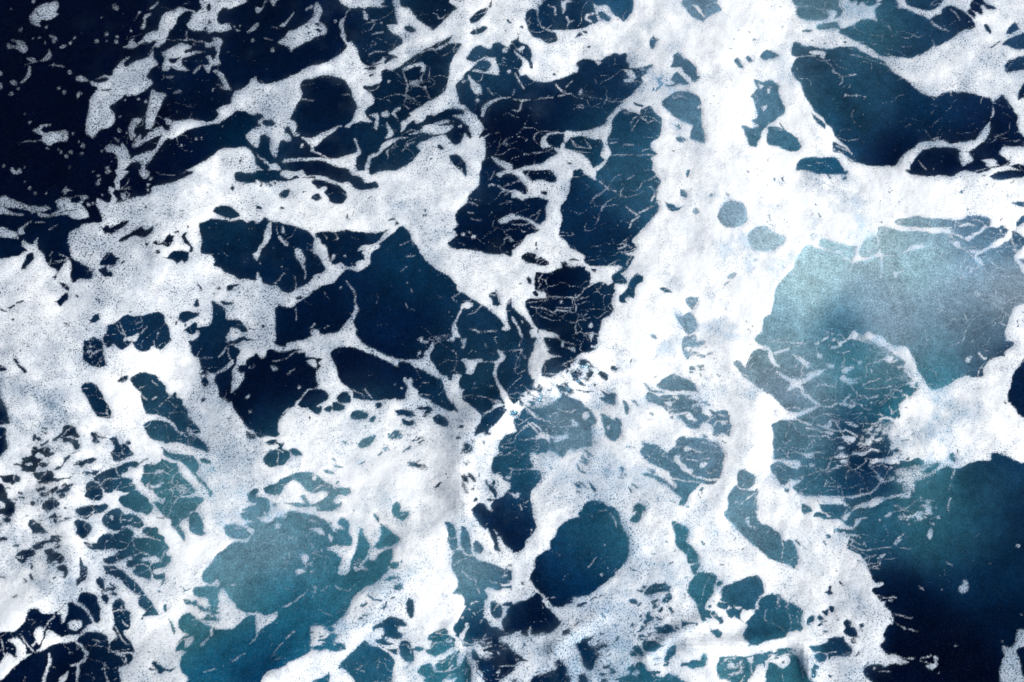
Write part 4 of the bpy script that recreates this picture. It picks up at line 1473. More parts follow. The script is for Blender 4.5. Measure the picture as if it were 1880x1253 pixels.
W 97 61 98 57 102 55 107 53 112 51 113 53 116 55 116 58 113 60 109 58 104 60 99 61
W 110 65 112 61 115 59 117 62 116 65 113 67
W 86 66 88 64 92 65 92 68 88 68
W 92 68 96 66 95 69 92 70
W 91 57 96 57 95 59 92 58
W 102 66 107 64 106 68 105 71 103 68
W 107 72 110 70 111 72 109 74
W 114 70 117 70 118 74 116 74
W 100 76 103 73 105 77 110 77 111 79 106 80 100 82 96 84 98 80
W 92 86 96 83 98 86 95 88 92 88
W 105 86 108 84 114 83 118 84 121 88 117 90 110 89 106 89
W 92 92 95 90 98 92 97 94 93 93
l 0.1 0 0 0 0
w 1 100 91 106 89
w 1.4 106 93 110 94
w 1.4 88 83 90 84
w 1 94 76 95 76
w 1.2 46 84 49 81
W 124 80 126 81 136 81 137 82 130 83 125 85
W 96 97 99 95 104 94 109 97 113 98 110 100 106 101 102 103 98 101
W 86 102 88 99 92 98 95 101 97 105 92 105 86 105
W 113 99 117 97 120 99 120 103 116 108 115 112 111 113 111 110 114 105
w 1.2 105 107 110 106
W 136 45 144 44 150 46 151 50 149 56 147 62 144 67 142 70 144 73 148 74 152 77 156 80 155 82 151 81 147 78 144 79 142 80 138 79 137 74 135 67 132 63 129 59 128 55 132 50
W 151 51 154 51 155 54 152 55
W 155 55 160 53 167 50 174 49 180 47 184 50 185 54 186 58 184 62 181 66 180 71 176 76 172 81 168 80 168 76 164 77 160 77 158 74 156 71 151 70 151 67 156 66 154 62
l 1.2 157 70 160 69 163 70 168 71 169 74
l 2 187 60 182 63 181 70 178 74 172 80
W 190 61 185 63 182 67 181 72 176 77 172 82 170 88 169 92 172 96 174 98 182 96 190 94
W 145 87 148 86 154 88 154 91 150 92
W 124 112 128 110 134 108 136 110 139 108 140 104 142 105 142 110 138 114 134 116 130 115
W 151 112 153 108 160 107 168 106 176 107 184 105 190 104 190 127 182 127 178 124 170 124 160 124 154 122 151 118
F 165 107 169 110 164 114
N 154 106 174 106 172 116 158 114
F 182 113 187 110 190 120 182 124 174 127 178 120
W 80 127 82 120 88 117 92 120 98 117 104 118 112 120 120 119 124 123 130 127
W 84 115 88 111 94 110 98 113 96 118 90 116
w 1.6 98 116 108 118
W 65 124 69 122 69 126 65 126
W 70 118 74 116 78 118 74 120
w 1.4 76 94 77 92 74 96
w 1.2 69 99 72 97
w 1 65 105 68 105
w 1.2 70 102 71 103
w 1.2 29 101 30 104
N 62 90 80 90 78 120 64 120
N 84 74 120 58 124 96 88 96
T 3 3
B w
F -1 -1 28 -1 33 2 38 4 42 6 47 6 51 5 54 7 57 10 62 11 64 8 65 5 68 6 67 9 64 11 62 13 57 13 52 12 50 13 52 15 56 15 58 17 62 17 66 18 64 19 60 18 59 21 58 24 57 26 60 28 64 30 68 32 70 35 72 38 73 41 75 45 77 49 79 52 84 52 84 54 80 55 77 56 77 59 80 62 83 66 86 66 86 69 89 72 91 76 92 80 91 83 88 83 86 87 84 91 86 94 82 98 84 102 88 105 94 105 98 108 104 110 98 112 92 111 86 114 82 112 75 112 71 114 70 118 72 122 75 127 -1 127 -1 94
W -1 10 4 13 8 16 11 20 13 22 16 20 18 22 21 28 22 34 21 39 19 42 17 40 13 38 7 37 3 35 -1 32
l .9 10 18 11 26 10 34
l 1 40 -1 45 4
W -1 61 4 61 8 60 10 63 13 66 18 67 23 70 25 74 24 80 25 86 22 88 18 90 14 91 8 93 -1 94
l 1 14 72 17 80
d 22 69 .8
l 0.8 12 92 20 88
F -1 94 8 93 16 92 22 93 28 98 33 103 34 108 38 112 34 116 30 122 28 118 26 112 23 106 20 103 14 100 8 101 -1 104
W -1 104 8 101 14 100 20 103 23 108 26 116 30 122 32 123 37 115 34 118 33 127 -1 127
F 4 110 8 106 14 105 16 110 12 115 6 114
F 19 101 26 100 32 103 34 109 36 114 32 113 33 122 31 124 28 118 25 110 22 106
N -1 104 18 100 18 114 8 118 -1 118
W 28 98 34 98 40 97 44 93 50 92 56 92 57 96 60 99 62 102 59 106 52 106 46 107 41 111 38 112 34 107 32 102
l 1 33 103 42 104 50 103
W 41 59 44 58 45 54 47 55 46 58 48 60 45 61
w 1.8 53 52 55 54
W 44 70 47 69 49 71 48 74 45 73
W 39 74 42 72 44 74 43 77 40 76
W 35 78 38 76 41 78 40 80 36 80
W 28 80 31 76 34 76 33 81 28 84
W 36 83 40 82 39 84 36 84
w 1.2 41 88 44 88
w 1.2 51 79 52 80
W 55 82 58 79 61 81 61 85 57 85
W 55 88 58 85 63 85 66 89 66 92 62 92 58 91
W 67 83 70 82 71 84 68 86
W 60 94 63 92 65 95 62 97
w 1.2 69 87 69 88
w 1.2 65 106 67 103
w 1.4 45 120 46 121
W 42 17 46 17 46 20 44 20
w 1.3 41 22 42 24
w 1.4 20 21 23 24
w 1 26 26 28 27
F 84 1 91 -1 90 3 86 3
F 55 5 60 1 64 -1 60 3 57 7
l 1.4 64 6 70 5 73 4
F 117 17 119 12 121 14 120 20 118 20
d 121 9 .8
d 125 4 1.1
F 92 23 95 21 98 20 97 22 94 24
l 1 94 21 100 16
l 1 58 16 64 17 68 19
l 1 71 35 74 33 79 32
l 1.6 81 34 85 32
l 1.2 73 39 78 38 82 37 82 40 77 40
l 0.8 74 41 82 42
l 0.7 60 24 68 28 76 28 90 26
l 0.6 72 29 72 22
l 0.6 60 20 68 24
l 0.8 86 65 91 65
l 0.4 84 63 94 63
l 0.7 131 37 135 40
F 140 56 143 53 143 50 145 50 147 54 146 58 144 60 141 59
d 184 25 1.2
d 163 38 .7
l 0.6 111 55 115 57
d 128 57 .4
l 0.7 94 82 102 86 110 88
l 0.6 92 75 100 77 106 78
F 172 99 178 100 181 97 182 92 184 86 189 88 189 98 184 100 182 103 185 109 186 118 189 124 189 127 172 127 170 118 172 110 174 106
d 172 95 .8
d 186 76 .7
F 122 106 125 107 124 110 125 113 120 116 116 113 123 111
l 0.8 94 107 107 108
l 0.8 112 110 122 112
l 0.8 112 108 120 106
d 125 118 .6
d 78 115 1
l 0.8 82 117 90 118
d 138 98 .8
l .5 96 26 104 27
d 82 6 .8
d 103 9 .7
N 94 -1 122 -1 122 4 100 8
R 830 620 300 200
B w
F 0 0 3 -2 2 5 -2 6
F 10 3 13 1 16 2 15 10 13 13 11 12 12 7
F 10 25 14 24 22 26 30 24 35 26 34 28 28 28 29 30 27 34 24 41 16 42 17 36 14 29
F 52 13 56 16 60 19 62 22 58 27 54 31 52 36 51 42 52 47 54 53 58 58 62 63 65 70 69 75 70 79 66 83 61 82 61 75 57 69 55 61 51 54 50 47 47 42 49 36 50 30 47 28 52 26 55 21
l .8 36 28 47 28
F -2 46 3 42 8 43 11 44 8 49 8 55 9 59 14 60 11 66 12 72 20 78 26 82 31 87 34 90 33 96 28 102 26 110 23 117 12 122 8 127 -2 127 -2 85 8 87 3 78 0 70 -2 66
W 7 103 10 100 14 101 12 104 8 105
W 4 116 8 114 10 115 7 118
F 36 87 40 85 46 82 47 78 54 75 60 76 56 79 50 81 44 85 38 88
F 97 -2 104 -2 106 6 110 11 116 15 128 13 140 11 142 20 137 23 130 22 118 23 108 26 103 36 103 44 104 45 114 45 120 42 128 37 134 34 140 28 146 25 142 23 150 18 160 16 170 10 165 12 159 13 160 5 158 -2 170 -2 190 -2 190 60 180 64 176 62 170 60 174 64 176 68 170 70 176 75 183 78 190 78 190 95 182 93 176 89 170 87 171 92 175 104 176 112 182 118 190 120 190 127 162 127 162 112 160 102 166 98 164 90 158 82 152 80 150 74 140 70 128 65 124 68 118 74 108 76 100 79 94 78 84 80 78 86 74 90 70 96 73 104 74 108 68 111 60 112 54 119 53 127 22 127 24 118 28 112 40 107 46 102 52 98 58 90 64 83 70 78 76 74 80 64 88 61 95 62 102 64 104 60 98 58 96 54 94 48 92 47 88 38 88 28 92 18 94 14
W 105 -2 126 -2 128 4 138 7 142 10 140 11 128 12 118 12 110 11 107 6
F 126 4 128 4 129 11 126 11
l 1 120 0 127 4 140 8
W 126 -2 157 -2 157 6 152 8 142 7 132 4
W 109 15 116 13 126 12 134 13 142 17 142 21 136 23 124 22 114 19
W 161 0 164 -1 168 2 167 8 162 10 160 7
W 159 12 162 11 163 13 160 14
W 103 38 106 33 110 31 118 32 126 33 130 35 128 38 124 39 122 42 116 45 110 46 104 45 103 42
l .8 104 41 110 42 122 42
W 130 32 134 27 138 26 139 31 136 35 131 35
W 182 34 188 33 190 38 184 38
N 128 30 148 24 158 26 164 36 158 50 150 56 140 50 126 58 130 50 124 44 132 38
W 136 36 142 36 144 42 146 46 140 47 136 42
W 144 38 148 37 152 44 148 45
W 155 40 160 36 163 40 160 46 156 46
W 150 46 154 46 157 50 153 50
W 142 47 148 50 154 55 150 56 144 51
W 129 50 133 54 137 57 134 57 129 53
W 148 26 152 25 156 28 152 34 148 32
N 94 54 104 50 116 54 118 60 108 64 98 62
W 100 54 104 56 106 60 102 63 98 59
N 78 66 92 62 104 66 100 76 84 80 76 76
N 120 54 140 58 142 64 124 66
W 140 59 150 61 160 62 164 63 158 64 146 62
W 170 38 174 39 180 44 178 49 172 47 168 42
W 160 52 166 54 164 56
N 66 84 76 84 74 92 68 92
N 40 106 52 104 48 118 34 124 28 122
W 42 110 47 108 46 112 42 113
W 35 120 38 118 38 122
H 88 64 104 66 118 70 116 76 104 80 92 82 84 76
H 88 82 100 92 96 92 86 86
l 1.6 86 82 92 86 96 92
l 1 96 92 106 96 116 97 130 96 140 95
F 136 95 142 97 146 102 142 103 138 100
l 1.2 112 98 120 102 130 103 140 102
l 1.2 88 99 92 103 96 108 100 112
l 1.4 92 99 100 104 102 108
F 100 110 106 110 110 116 112 122 106 118 98 116
l 2 108 106 110 112 118 116 122 120
F 118 114 126 112 134 112 133 116 124 119 118 120
l 1 133 107 130 112
F 150 87 156 86 158 90 154 95 150 92
l 1.4 150 74 156 80 164 86 172 92
l 1 122 82 130 85 138 86 142 82
l 1 80 117 92 118 98 116
l .8 60 116 68 122
F 178 101 182 101 181 106 178 104
w 1.4 164 118 166 122
l 1 20 18 24 14
d 27 16 .5
l .6 24 58 30 58
l .6 40 55 48 56
d 26 52 .7
l .8 38 88 34 92
l .8 76 10 80 4 82 0
l .7 84 22 78 14 70 16
l .6 84 38 76 42
l .8 86 24 80 24
d 4 18 .9
d 1 15 .8
l 1.4 53 98 58 92
l .6 64 66 78 64
d 113 91 .8
R 1480 590 300 200
B w
F 54 10 57 11 59 14 60 19 66 18 70 12 76 14 84 16 88 18 91 22 96 26 102 29 108 29 116 30 119 35 122 42 126 48 128 56 132 62 136 68 140 75 144 79 150 79 158 76 166 72 174 66 180 64 190 66 190 127 96 127 98 120 104 115 108 110 112 109 108 104 107 98 110 92 118 88 124 82 128 76 128 70 122 68 118 64 112 60 108 56 112 54 114 48 110 44 104 40 98 36 92 34 88 32 92 29 84 28 76 24 68 22 62 22 58 21 52 20 46 24 40 26 36 24 44 22 50 18
H 60 15 70 18 76 26 92 30 100 40 108 48 112 58 118 66 126 72 122 80 112 72 104 60 110 54 100 42 84 30 70 26 58 22
w 1.8 113 60 115 61
N 108 70 128 70 126 84 116 96 108 98 112 86
w 1.6 108 94 120 92
w 1.6 114 99 118 102
W 100 116 104 112 108 110 108 113 102 117 98 118
F 17 24 20 20 24 17 25 19 22 22 19 24
F 9 26 13 24 16 25 12 27
l 1.4 22 15 26 14 32 15
l 1.2 36 17 40 16 44 20
F 30 21 33 20 34 23 31 23
F 36 23 44 23 42 26 38 27
l 2 30 31 36 29 40 28
l 1 36 36 44 36 50 34
l .8 26 28 30 32
F 12 37 14 36 19 40 17 44 13 42
F -2 46 3 47 5 50 2 53 -2 54
F 22 49 28 49 33 52 30 54 24 52
F 40 56 46 53 53 51 55 54 50 57 48 60 43 60 42 58
F 39 64 43 62 48 66 55 68 60 71 56 72 49 72 44 70 40 69
F -2 63 8 58 17 56 24 55 20 58 16 62 8 65 3 69 -2 69
l 1.6 11 76 15 72 22 73 26 75 34 75
F -2 82 3 85 9 91 15 94 16 97 26 97 36 94 44 95 42 92 48 85 52 83 50 88 44 93 48 96 54 96 54 92 56 98 52 100 44 97 36 96 28 99 16 98 8 101 4 106 -2 107 -2 103 6 99 12 97 6 92 0 87
l 1 18 92 26 90 34 92
F 62 96 66 96 63 100
l 1 44 102 52 100 56 98
l 1 40 105 48 102 52 105
l .9 52 43 58 46 62 45
F 59 48 63 45 64 48 60 51
l .8 68 44 74 41
l 1.4 69 58 70 50 76 47 84 46 92 42
l 1 88 44 94 46 98 41
l .8 76 42 82 44
l 1.2 68 56 70 58 68 64
d 75 57 1.5
l 1.8 65 73 72 70 80 68 85 65
l 1.6 93 69 98 67
l 1.2 102 66 112 66 120 70
F 99 60 103 59 102 64 98 62
l 1 100 54 104 52
l 1 68 77 76 78 90 77 100 75
l 1.4 100 78 108 80 116 80
l 1 108 74 118 74
d 96 75 1.5
l 1 66 85 72 90
F 74 88 79 85 84 86 80 88 75 89
l 1 90 85 97 86 100 88 106 87
l .8 96 85 98 78
d 75 94 1.2
d 80 94 .8
d 70 97 .8
d 91 90 .9
l .8 82 102 90 105 98 103
l 1.4 84 113 90 111 96 113 102 114 106 111
l 1.6 66 114 76 118 86 117 92 115
F 67 113 69 110 69 116
F 18 122 22 120 27 114 28 121 32 124 36 127 26 126
l 1.2 12 120 18 124
l 1.4 44 116 52 119 58 123 62 121
l 1 34 107 36 112
d 30 9 .5
l .8 84 37 92 36
l .8 58 33 62 34
d 74 33 .8
d 54 27 .6
d 78 30 .8
l 1 104 46 108 44
d 41 75 .6
l .8 58 62 66 72
d 58 83 .7
F 183 44 188 41 190 46 185 48
N 92 38 108 44 112 60 98 66 92 56
R 1420 750 300 200
B w
F 8 -2 50 -2 44 3 36 7 26 10 25 13 18 13 10 13 4 15 -2 17 -2 -2
W 8 -2 42 -2 32 4 22 5 12 1
l 1.8 26 12 32 16 44 19
l 1.6 37 23 46 24 54 27 62 28
F 56 21 61 18 64 13 66 15 66 21 60 23
l 2 50 19 58 22 66 24 74 27
l 2 74 27 84 25 90 29 96 32
F 60 27 66 26 70 29 64 30
l 1.6 40 31 50 32 54 32
l 2 53 35 56 31 62 32 64 34
l 1 64 36 76 34
F 76 32 84 32 94 34 92 38 87 41 82 37
l 1.4 40 44 44 40 47 37
l .8 36 50 40 44
l 1 12 41 20 36
F 74 46 78 44 82 46 78 48
F 33 51 38 52 44 51 46 54 43 58 38 57 35 55
l 1.8 44 52 50 50 57 51
l .8 17 47 24 49 34 52
l 1.6 17 58 16 54 18 50
l .7 4 48 10 47 16 54
F 69 56 76 52 80 51 84 54 90 54 92 50 100 50 108 50 110 51 106 54 102 55 96 53 88 55 82 57 72 57
l 1.8 108 51 112 48 120 49 128 46 134 44
l 1 94 54 94 48
F -2 60 10 59 20 60 30 60 31 65 28 69 22 69 16 66 8 62 -2 63
l 1.4 30 66 38 66
F 40 64 46 64 46 67 42 68
F 76 60 84 60 86 62 82 64 78 63
l 1.4 98 67 104 64 106 60
l 1.4 59 76 64 72 72 67
d 74 66 1.8
l 1 59 76 60 80
l 2 40 77 46 75 56 71
F 58 88 60 84 61 82 62 86 60 89
d 32 79 2
l 1.4 85 74 88 71 98 69
l 1.6 84 81 84 78
l .8 83 86 84 82
l .8 98 69 104 72
l 1 80 102 79 92 74 88
d 74 90 1
l .7 58 90 72 90
F 82 15 90 16 95 20 98 21 94 22 88 19
l 1.6 106 13 106 10
l 1.8 106 17 118 17 124 15
l 2 122 13 128 11 134 12 138 15 142 12
l 1 84 6 90 3
F 100 29 104 31 102 32 99 30
l 1.2 100 28 116 24 128 24
l 1.6 100 40 110 39 118 36 128 38
l 1.4 96 42 112 40
l 1 102 35 112 34 120 34
N 100 18 134 18 132 32 112 36 100 30
N 96 30 134 30 134 44 100 44
W 124 30 132 29 133 34 126 36
W 128 36 133 36 132 40 127 40
W 112 42 120 40 128 42 132 41 133 46 124 48 114 47
W 122 48 132 45 138 53 130 57 124 55
W 108 51 120 50 124 55 128 58 118 58 110 54
W 95 44 106 44 110 48 100 49 94 47
F 145 -2 190 -2 190 64 184 63 174 64 172 60 164 58 160 60 154 61 150 60 140 60 136 58 130 58 138 54 138 50 134 44 134 38 132 32 132 28 134 22 140 15 146 10 145 4
W 137 47 142 46 146 49 140 51
w 1.3 145 52 148 53
w 1.8 153 59 156 57
w 1.2 139 33 144 32
w 1.4 146 37 156 36
w 1.2 158 30 163 28
W 160 59 166 57 170 60 168 63 162 62
F 112 60 116 58 124 58 130 57 140 58 146 62 142 65 136 64 128 63 120 62 114 64 112 68 111 64
l 1.2 105 58 112 59
l 1.4 110 66 114 70 120 76
F 117 73 120 74 123 79 128 83 138 79 139 82 132 84 124 84 120 80
l 2.4 126 83 122 86 118 92 110 98 100 100 90 102 82 102
F -2 78 4 82 6 85 8 88 16 87 18 81 22 82 28 83 34 82 30 86 24 88 22 91 26 95 28 99 36 101 46 101 56 100 68 101 78 102 82 103 80 106 84 110 90 115 96 115 92 113 100 110 110 107 116 103 124 102 132 103 136 99 144 99 150 98 158 99 156 103 152 103 138 102 130 105 122 110 112 114 98 115 92 118 86 124 80 127 82 122 90 118 92 116 84 113 80 111 70 110 58 110 50 108 54 112 56 118 62 122 64 127 -2 127
F 15 77 18 80 24 84 20 82
W 12 94 14 90 18 91 18 96 14 97
W 32 110 36 110 42 114 44 119 40 120 36 122 33 118
W 47 121 52 119 58 121 62 127 46 127
W 80 105 86 104 98 102 106 101 112 99 114 101 108 104 104 106 96 108 88 111 82 108
w 1.2 78 110 80 110
F 139 72 150 70 160 72 170 68 178 66 188 64 190 66 190 72 184 76 176 78 166 82 162 82 162 94 158 97 150 95 154 90 148 86 140 84 144 80 150 78 142 76
H 140 70 176 64 190 62 190 74 160 86 164 96 150 97 148 84 142 80
W 172 74 176 70 184 65 190 62 190 67 182 72 176 75
F 151 99 156 97 159 100 156 103 152 102
l 1.2 134 103 146 100 152 100
l 1 162 110 172 107 180 108
F 130 122 136 119 134 124 128 125
l 1 132 120 144 118 156 116
N 158 104 184 104 188 124 150 124
l .8 174 82 178 86
l 1.2 114 68 124 65 132 68
W 134 65 140 63 146 66 142 69 136 68
w 1.4 148 66 152 65
l .7 60 58 68 56
R 0 780 300 200
B f
W -2 4 4 3 7 6 7 16 9 26 5 32 -2 38
W 37 13 41 10 42 14 46 14 47 17 44 19 41 16 40 19 38 19
w 1.6 49 3 53 5
w 1.8 48 8 53 10
W 60 16 66 13 72 8 73 2 77 0 84 2 88 3 88 8 91 11 91 15 86 15 80 13 76 14 82 16 90 17 90 21 93 22 91 27 88 29 84 27 83 22 76 20 71 20 72 16 68 16 64 19 60 18
W 45 23 50 21 56 18 54 22 48 25
W 105 8 110 9 113 12 118 14 124 15 120 16 113 15 112 18 116 20 112 22 106 20 107 15 104 12
W 125 17 132 14 136 18 138 23 144 22 150 28 153 35 146 38 140 42 132 42 128 37 126 33 130 30 131 24 128 20
W 144 21 148 18 151 22 148 24
l .8 139 22 139 30 142 35
W 36 30 38 26 42 25 44 28 50 26 56 26 58 30 57 32 62 32 62 35 58 37 52 38 49 35 44 32 40 36 48 40 50 41 46 44 42 46 50 44 56 44 53 48 48 49 44 47 42 50 41 54 30 55 24 53 25 50 20 47 14 46 18 44 24 45 26 42 24 39 30 37 36 36
F 42 34 46 35 49 38 44 39 42 37
F 29 45 34 43 38 46 32 47
W 74 38 80 35 80 38 76 42 72 48 70 50 66 52 62 53 66 48 70 48 73 43
w 1 82 33 92 30
W 83 47 88 42 96 41 104 38 111 38 110 42 104 45 98 45 94 49 90 47
W 95 54 100 54 104 54 109 52 114 53 120 47 118 50 114 54 110 58 106 58 104 56 98 58
W 38 55 50 54 58 53 62 56 62 61 70 62 78 61 82 58 80 62 72 64 62 66 54 69 46 69 43 66 48 64 44 64 40 61
l .8 44 64 48 60 54 54
W -2 58 8 58 14 57 22 59 24 62 22 66 18 66 14 70 10 68 4 66 2 62
W -2 68 4 69 6 74 9 80 9 84 12 85 17 90 18 96 16 102 12 106 6 105 2 103 -2 102
l 1.2 6 68 8 74 12 68
w 2 8 73 11 73
F 0 88 4 90 6 96 1 96
N 40 70 54 68 68 66 86 68 88 76 84 84 72 88 64 94 50 100 44 96 50 88 44 80
W 56 78 60 73 66 70 68 72 64 77 60 80
W 64 77 74 74 80 74 78 78 70 79 66 80
W 66 82 72 79 76 80 74 85 70 86 66 84
W 42 76 50 72 52 74 46 78
W 48 92 54 86 60 87 69 90 66 95 58 98 50 98
W 34 88 38 87 41 90 40 94 36 93
w 1.6 43 87 44 90
w 2 21 78 26 79
w 2.4 22 83 27 84
w 1.8 16 85 19 86
w 1.8 28 101 30 104
N 66 94 82 94 84 106 70 112 58 116 44 114 42 104 54 100
W 60 104 64 101 66 106 62 108 59 107
N 14 104 30 98 34 104 20 110
W 36 116 42 113 48 116 52 122 53 128 36 128 37 122 32 116 34 110 40 109 40 112
W 3 109 8 106 13 108 12 112 8 113
w 2 0 113 1 115
W 107 62 112 58 120 54 128 50 136 48 144 44 150 43 158 42 160 46 156 49 150 49 146 54 140 58 140 61 146 61 152 62 153 66 148 67 154 69 156 72 154 77 146 78 138 77 132 76 128 79 121 79 119 74 116 70 112 68 115 65 108 65
l .8 115 70 120 64 126 62 138 61
l .9 132 76 137 70 140 66
l .8 113 67 117 71 119 76
W 99 68 104 65 110 67 115 70 118 76 119 82 116 87 108 87 102 85 97 82 99 76
W 136 87 140 82 148 79 152 77 158 75 164 80 170 84 173 90 176 94 176 98 172 103 168 104 162 100 156 101 150 97 142 95
W 88 97 94 94 104 93 112 93 120 91 125 93 122 98 116 102 108 103 104 107 100 109 94 108 90 104 87 101
W 85 112 90 109 98 111 103 114 106 118 104 124 102 128 87 128 88 120
W 117 110 120 104 128 98 134 96 140 98 142 103 150 103 156 104 162 108 165 112 166 116 160 119 154 118 150 116 140 117 138 121 130 122 124 120 120 116
F 127 104 130 106 129 110 126 107
l .9 140 100 139 112 142 110 150 111 154 106
W 137 122 142 118 148 119 154 124 154 128 136 128
W 164 122 170 118 180 118 182 124 182 128 165 128
W 164 48 170 45 180 45 186 40 190 39 190 84 182 84 180 80 176 76 170 74 172 68 168 72 164 68 161 65 164 58 166 54
F 176 58 182 56 190 54 190 52 182 52
F 181 62 187 63 186 67 182 66
l .9 170 72 174 64 178 56 190 58
l 1 164 56 176 56
N 170 60 190 60 190 80 176 74
W 176 90 182 89 190 92 190 106 184 100
W 166 -2 190 -2 190 19 180 18 172 14 168 8
W 185 26 190 25 190 33 188 31
w 1.4 160 44 170 39
w 1.4 181 107 188 108
R 1160 680 240 160
B f
W 35 22 42 15 48 10 56 6 62 6 70 10 78 13 84 14 90 20 94 28 96 33 90 30 84 31 72 30 60 31 50 29 44 28
W 16 18 22 18 24 23 28 28 34 29 42 30 49 33 42 33 34 32 28 31 23 28 20 23
w 1.8 31 11 35 8
w 1.6 83 2 88 3
w 1.8 98 4 100 8
W 154 -2 190 -2 190 25 182 26 176 21 170 16 162 11 157 6
W 21 33 28 32 34 35 38 37 44 35 54 35 62 37 70 35 78 36 86 36 84 39 90 42 96 46 92 48 98 52 102 58 102 62 110 66 116 66 112 60 109 57 114 56 120 60 126 58 132 57 137 60 138 64 141 66 140 72 144 80 142 86 140 96 136 94 130 91 124 94 116 94 116 82 110 76 104 74 100 78 100 83 92 86 84 84 78 80 73 73 71 69 64 68 66 65 74 64 78 62 84 65 82 68 90 74 94 72 88 68 88 65 84 62 80 60 74 61 62 62 56 60 54 63 52 60 46 55 36 50 26 46 21 44
F 58 38 66 39 68 42 62 41
l 1.4 38 38 44 40 50 42 58 41
F 46 46 56 45 58 48 56 53 52 50
l .8 48 50 56 58 60 56
l .8 52 52 58 46 64 44
l 1 84 40 92 44 86 42
l .8 76 40 84 40
F 77 62 82 64 88 66 86 72 82 72 78 67
F 100 76 106 74 110 78 116 82 116 92 108 92 101 88 98 84
l 1.4 102 62 110 65 114 70 108 74
l 1.2 116 70 122 64 130 65 138 68
l 1.4 118 80 122 74 130 73 138 74
F 128 74 134 74 135 78 130 78
W 55 66 58 65 60 69 55 69
W 101 45 106 45 112 49 114 51 110 52 104 49
w 1.2 96 39 100 41
W 24 61 28 60 32 63 30 65
w 1.4 23 70 26 71
W -2 43 4 43 8 48 9 53 6 50 2 46 -2 46
W 62 102 66 98 70 96 77 95 78 98 82 97 90 97 98 98 106 98 112 101 120 103 125 106 127 110 131 112 130 116 132 119 131 127 60 127 52 122 52 117 58 112 62 110 64 106
W 101 93 104 92 110 96 104 97
F 75 112 82 110 86 114 78 118
l 1.6 78 111 86 113 92 117 100 118 108 116
l 1.2 86 120 96 119 104 117
l 1 64 111 72 111 78 114
F 60 122 68 123 74 127 62 127
l .8 112 118 122 118 130 114
l .8 100 104 112 106 122 110
W 14 104 18 104 26 106 34 106 40 110 44 114 50 118 58 122 60 127 24 127 16 124 10 118 12 114 17 110
l 1 42 112 40 120
l 1 22 122 28 127
w 1.8 3 110 4 112
w 1.4 14 102 17 104
w 2.4 130 102 134 104
N 84 40 98 46 100 56 88 60 78 50
R 1120 1050 300 200
B f
W -2 -2 6 -2 6 4 2 7 -2 6
w 2 27 4 28 4
w 1 16 22 23 22
W 30 21 34 21 38 22 36 24 32 23
W 39 24 42 20 46 16 54 13 60 13 63 10 66 15 70 16 69 20 68 23 62 24 56 24 50 26 46 27 40 27
N 36 16 42 15 42 19 36 20
W 60 32 66 26 68 23 71 28 70 32 66 36 60 35
W 21 34 26 31 31 32 32 35 30 38 37 34 36 37 32 40 30 38 24 37
W 47 34 52 32 56 30 55 33 52 36 47 36
W 49 40 51 36 54 38 54 42 50 43
W 55 45 58 41 62 40 61 44 57 47
W 66 40 70 40 71 43 74 46 71 48 68 45
W 33 51 36 49 37 52 34 53
W 40 51 42 48 47 46 46 50 50 52 50 56 46 58 42 60 44 62 40 62 38 58 42 55
W 52 52 54 50 56 53 61 54 60 56 54 56
w 1 65 50 67 48
w 1 71 57 75 59
w 1.2 35 55 36 55
w 1.2 48 46 50 46
W 23 61 27 59 28 62 26 64
W 30 69 34 66 35 62 38 62 40 66 37 68 34 70
W 51 65 56 63 61 63 64 60 70 61 74 66 77 70 72 69 68 71 60 71 54 69
w 2 44 72 50 70 56 71
w 1.6 38 75 44 75 47 72
W 26 73 30 72 29 74 27 74
W 32 74 36 72 40 74 37 76 33 78 36 80
w 1.6 33 78 40 79
w 1.6 52 76 56 77 62 79
w 2 76 64 79 66
W 81 55 84 57 88 58 89 60 85 63 83 64 82 60
w 2.2 89 59 100 60
W 4 82 8 74 10 76 9 79 6 80
w 1.4 0 84 3 83
W 38 80 44 79 50 79 54 81 58 84 63 85 58 87 50 92 44 92 39 90 37 85
w 1 40 90 44 94
W 25 88 30 85 34 86 36 91 40 97 36 97 32 94 28 92
W 21 95 26 92 30 94 30 97 24 97
W 62 102 64 97 65 92 70 85 75 84 76 90 74 95 70 99 66 104 62 104
W 60 107 66 104 68 105 66 109 62 109
N 50 98 58 97 60 100 52 102
w 1 50 108 60 104
W 81 107 84 104 90 104 94 101 100 101 104 102 106 96 110 94 111 100 110 107 106 110 100 111 96 113 92 111 88 108 82 109
w 1.6 86 7 90 6
N 86 42 94 42 96 52 90 50
W 93 -2 102 -2 100 2 96 3
W 96 6 100 1 110 1 118 2 122 4 122 10 120 18 118 26 114 31 111 36 109 40 110 43 116 46 116 50 118 55 112 53 108 53 112 56 106 57 104 54 102 48 100 42 99 36 92 28 89 22 90 16 92 12
l 1 95 6 100 3
W 112 40 115 38 117 41 114 43
W 116 48 120 45 124 50 128 54 131 58 128 60 124 56 120 54
W 124 61 128 60 126 62
W 123 12 127 10 130 13 127 17 123 17
w 1.6 126 25 129 20
w 1.4 119 33 120 34
W 123 37 126 35 134 35 136 39 134 44 128 43 124 41
W 130 18 134 15 142 12 150 9 158 6 168 4 174 8 176 14 178 20 178 24 174 28 170 32 167 38 168 43 164 48 160 53 156 58 152 58 149 54 152 50 150 46 144 52 140 53 135 50 134 46 138 42 136 38 134 35 126 33 129 30 128 26
F 143 40 148 40 153 42 148 43
l 1.2 136 42 144 40 150 44 152 50 149 52
l 1.8 188 24 176 26 172 28 171 38 168 46 162 52 156 59
W 190 26 184 26 176 29 172 32 171 40 170 46 164 54 158 60 154 68 152 74 156 80 160 86 170 83 180 80 190 78
l 1 166 70 176 60 180 44
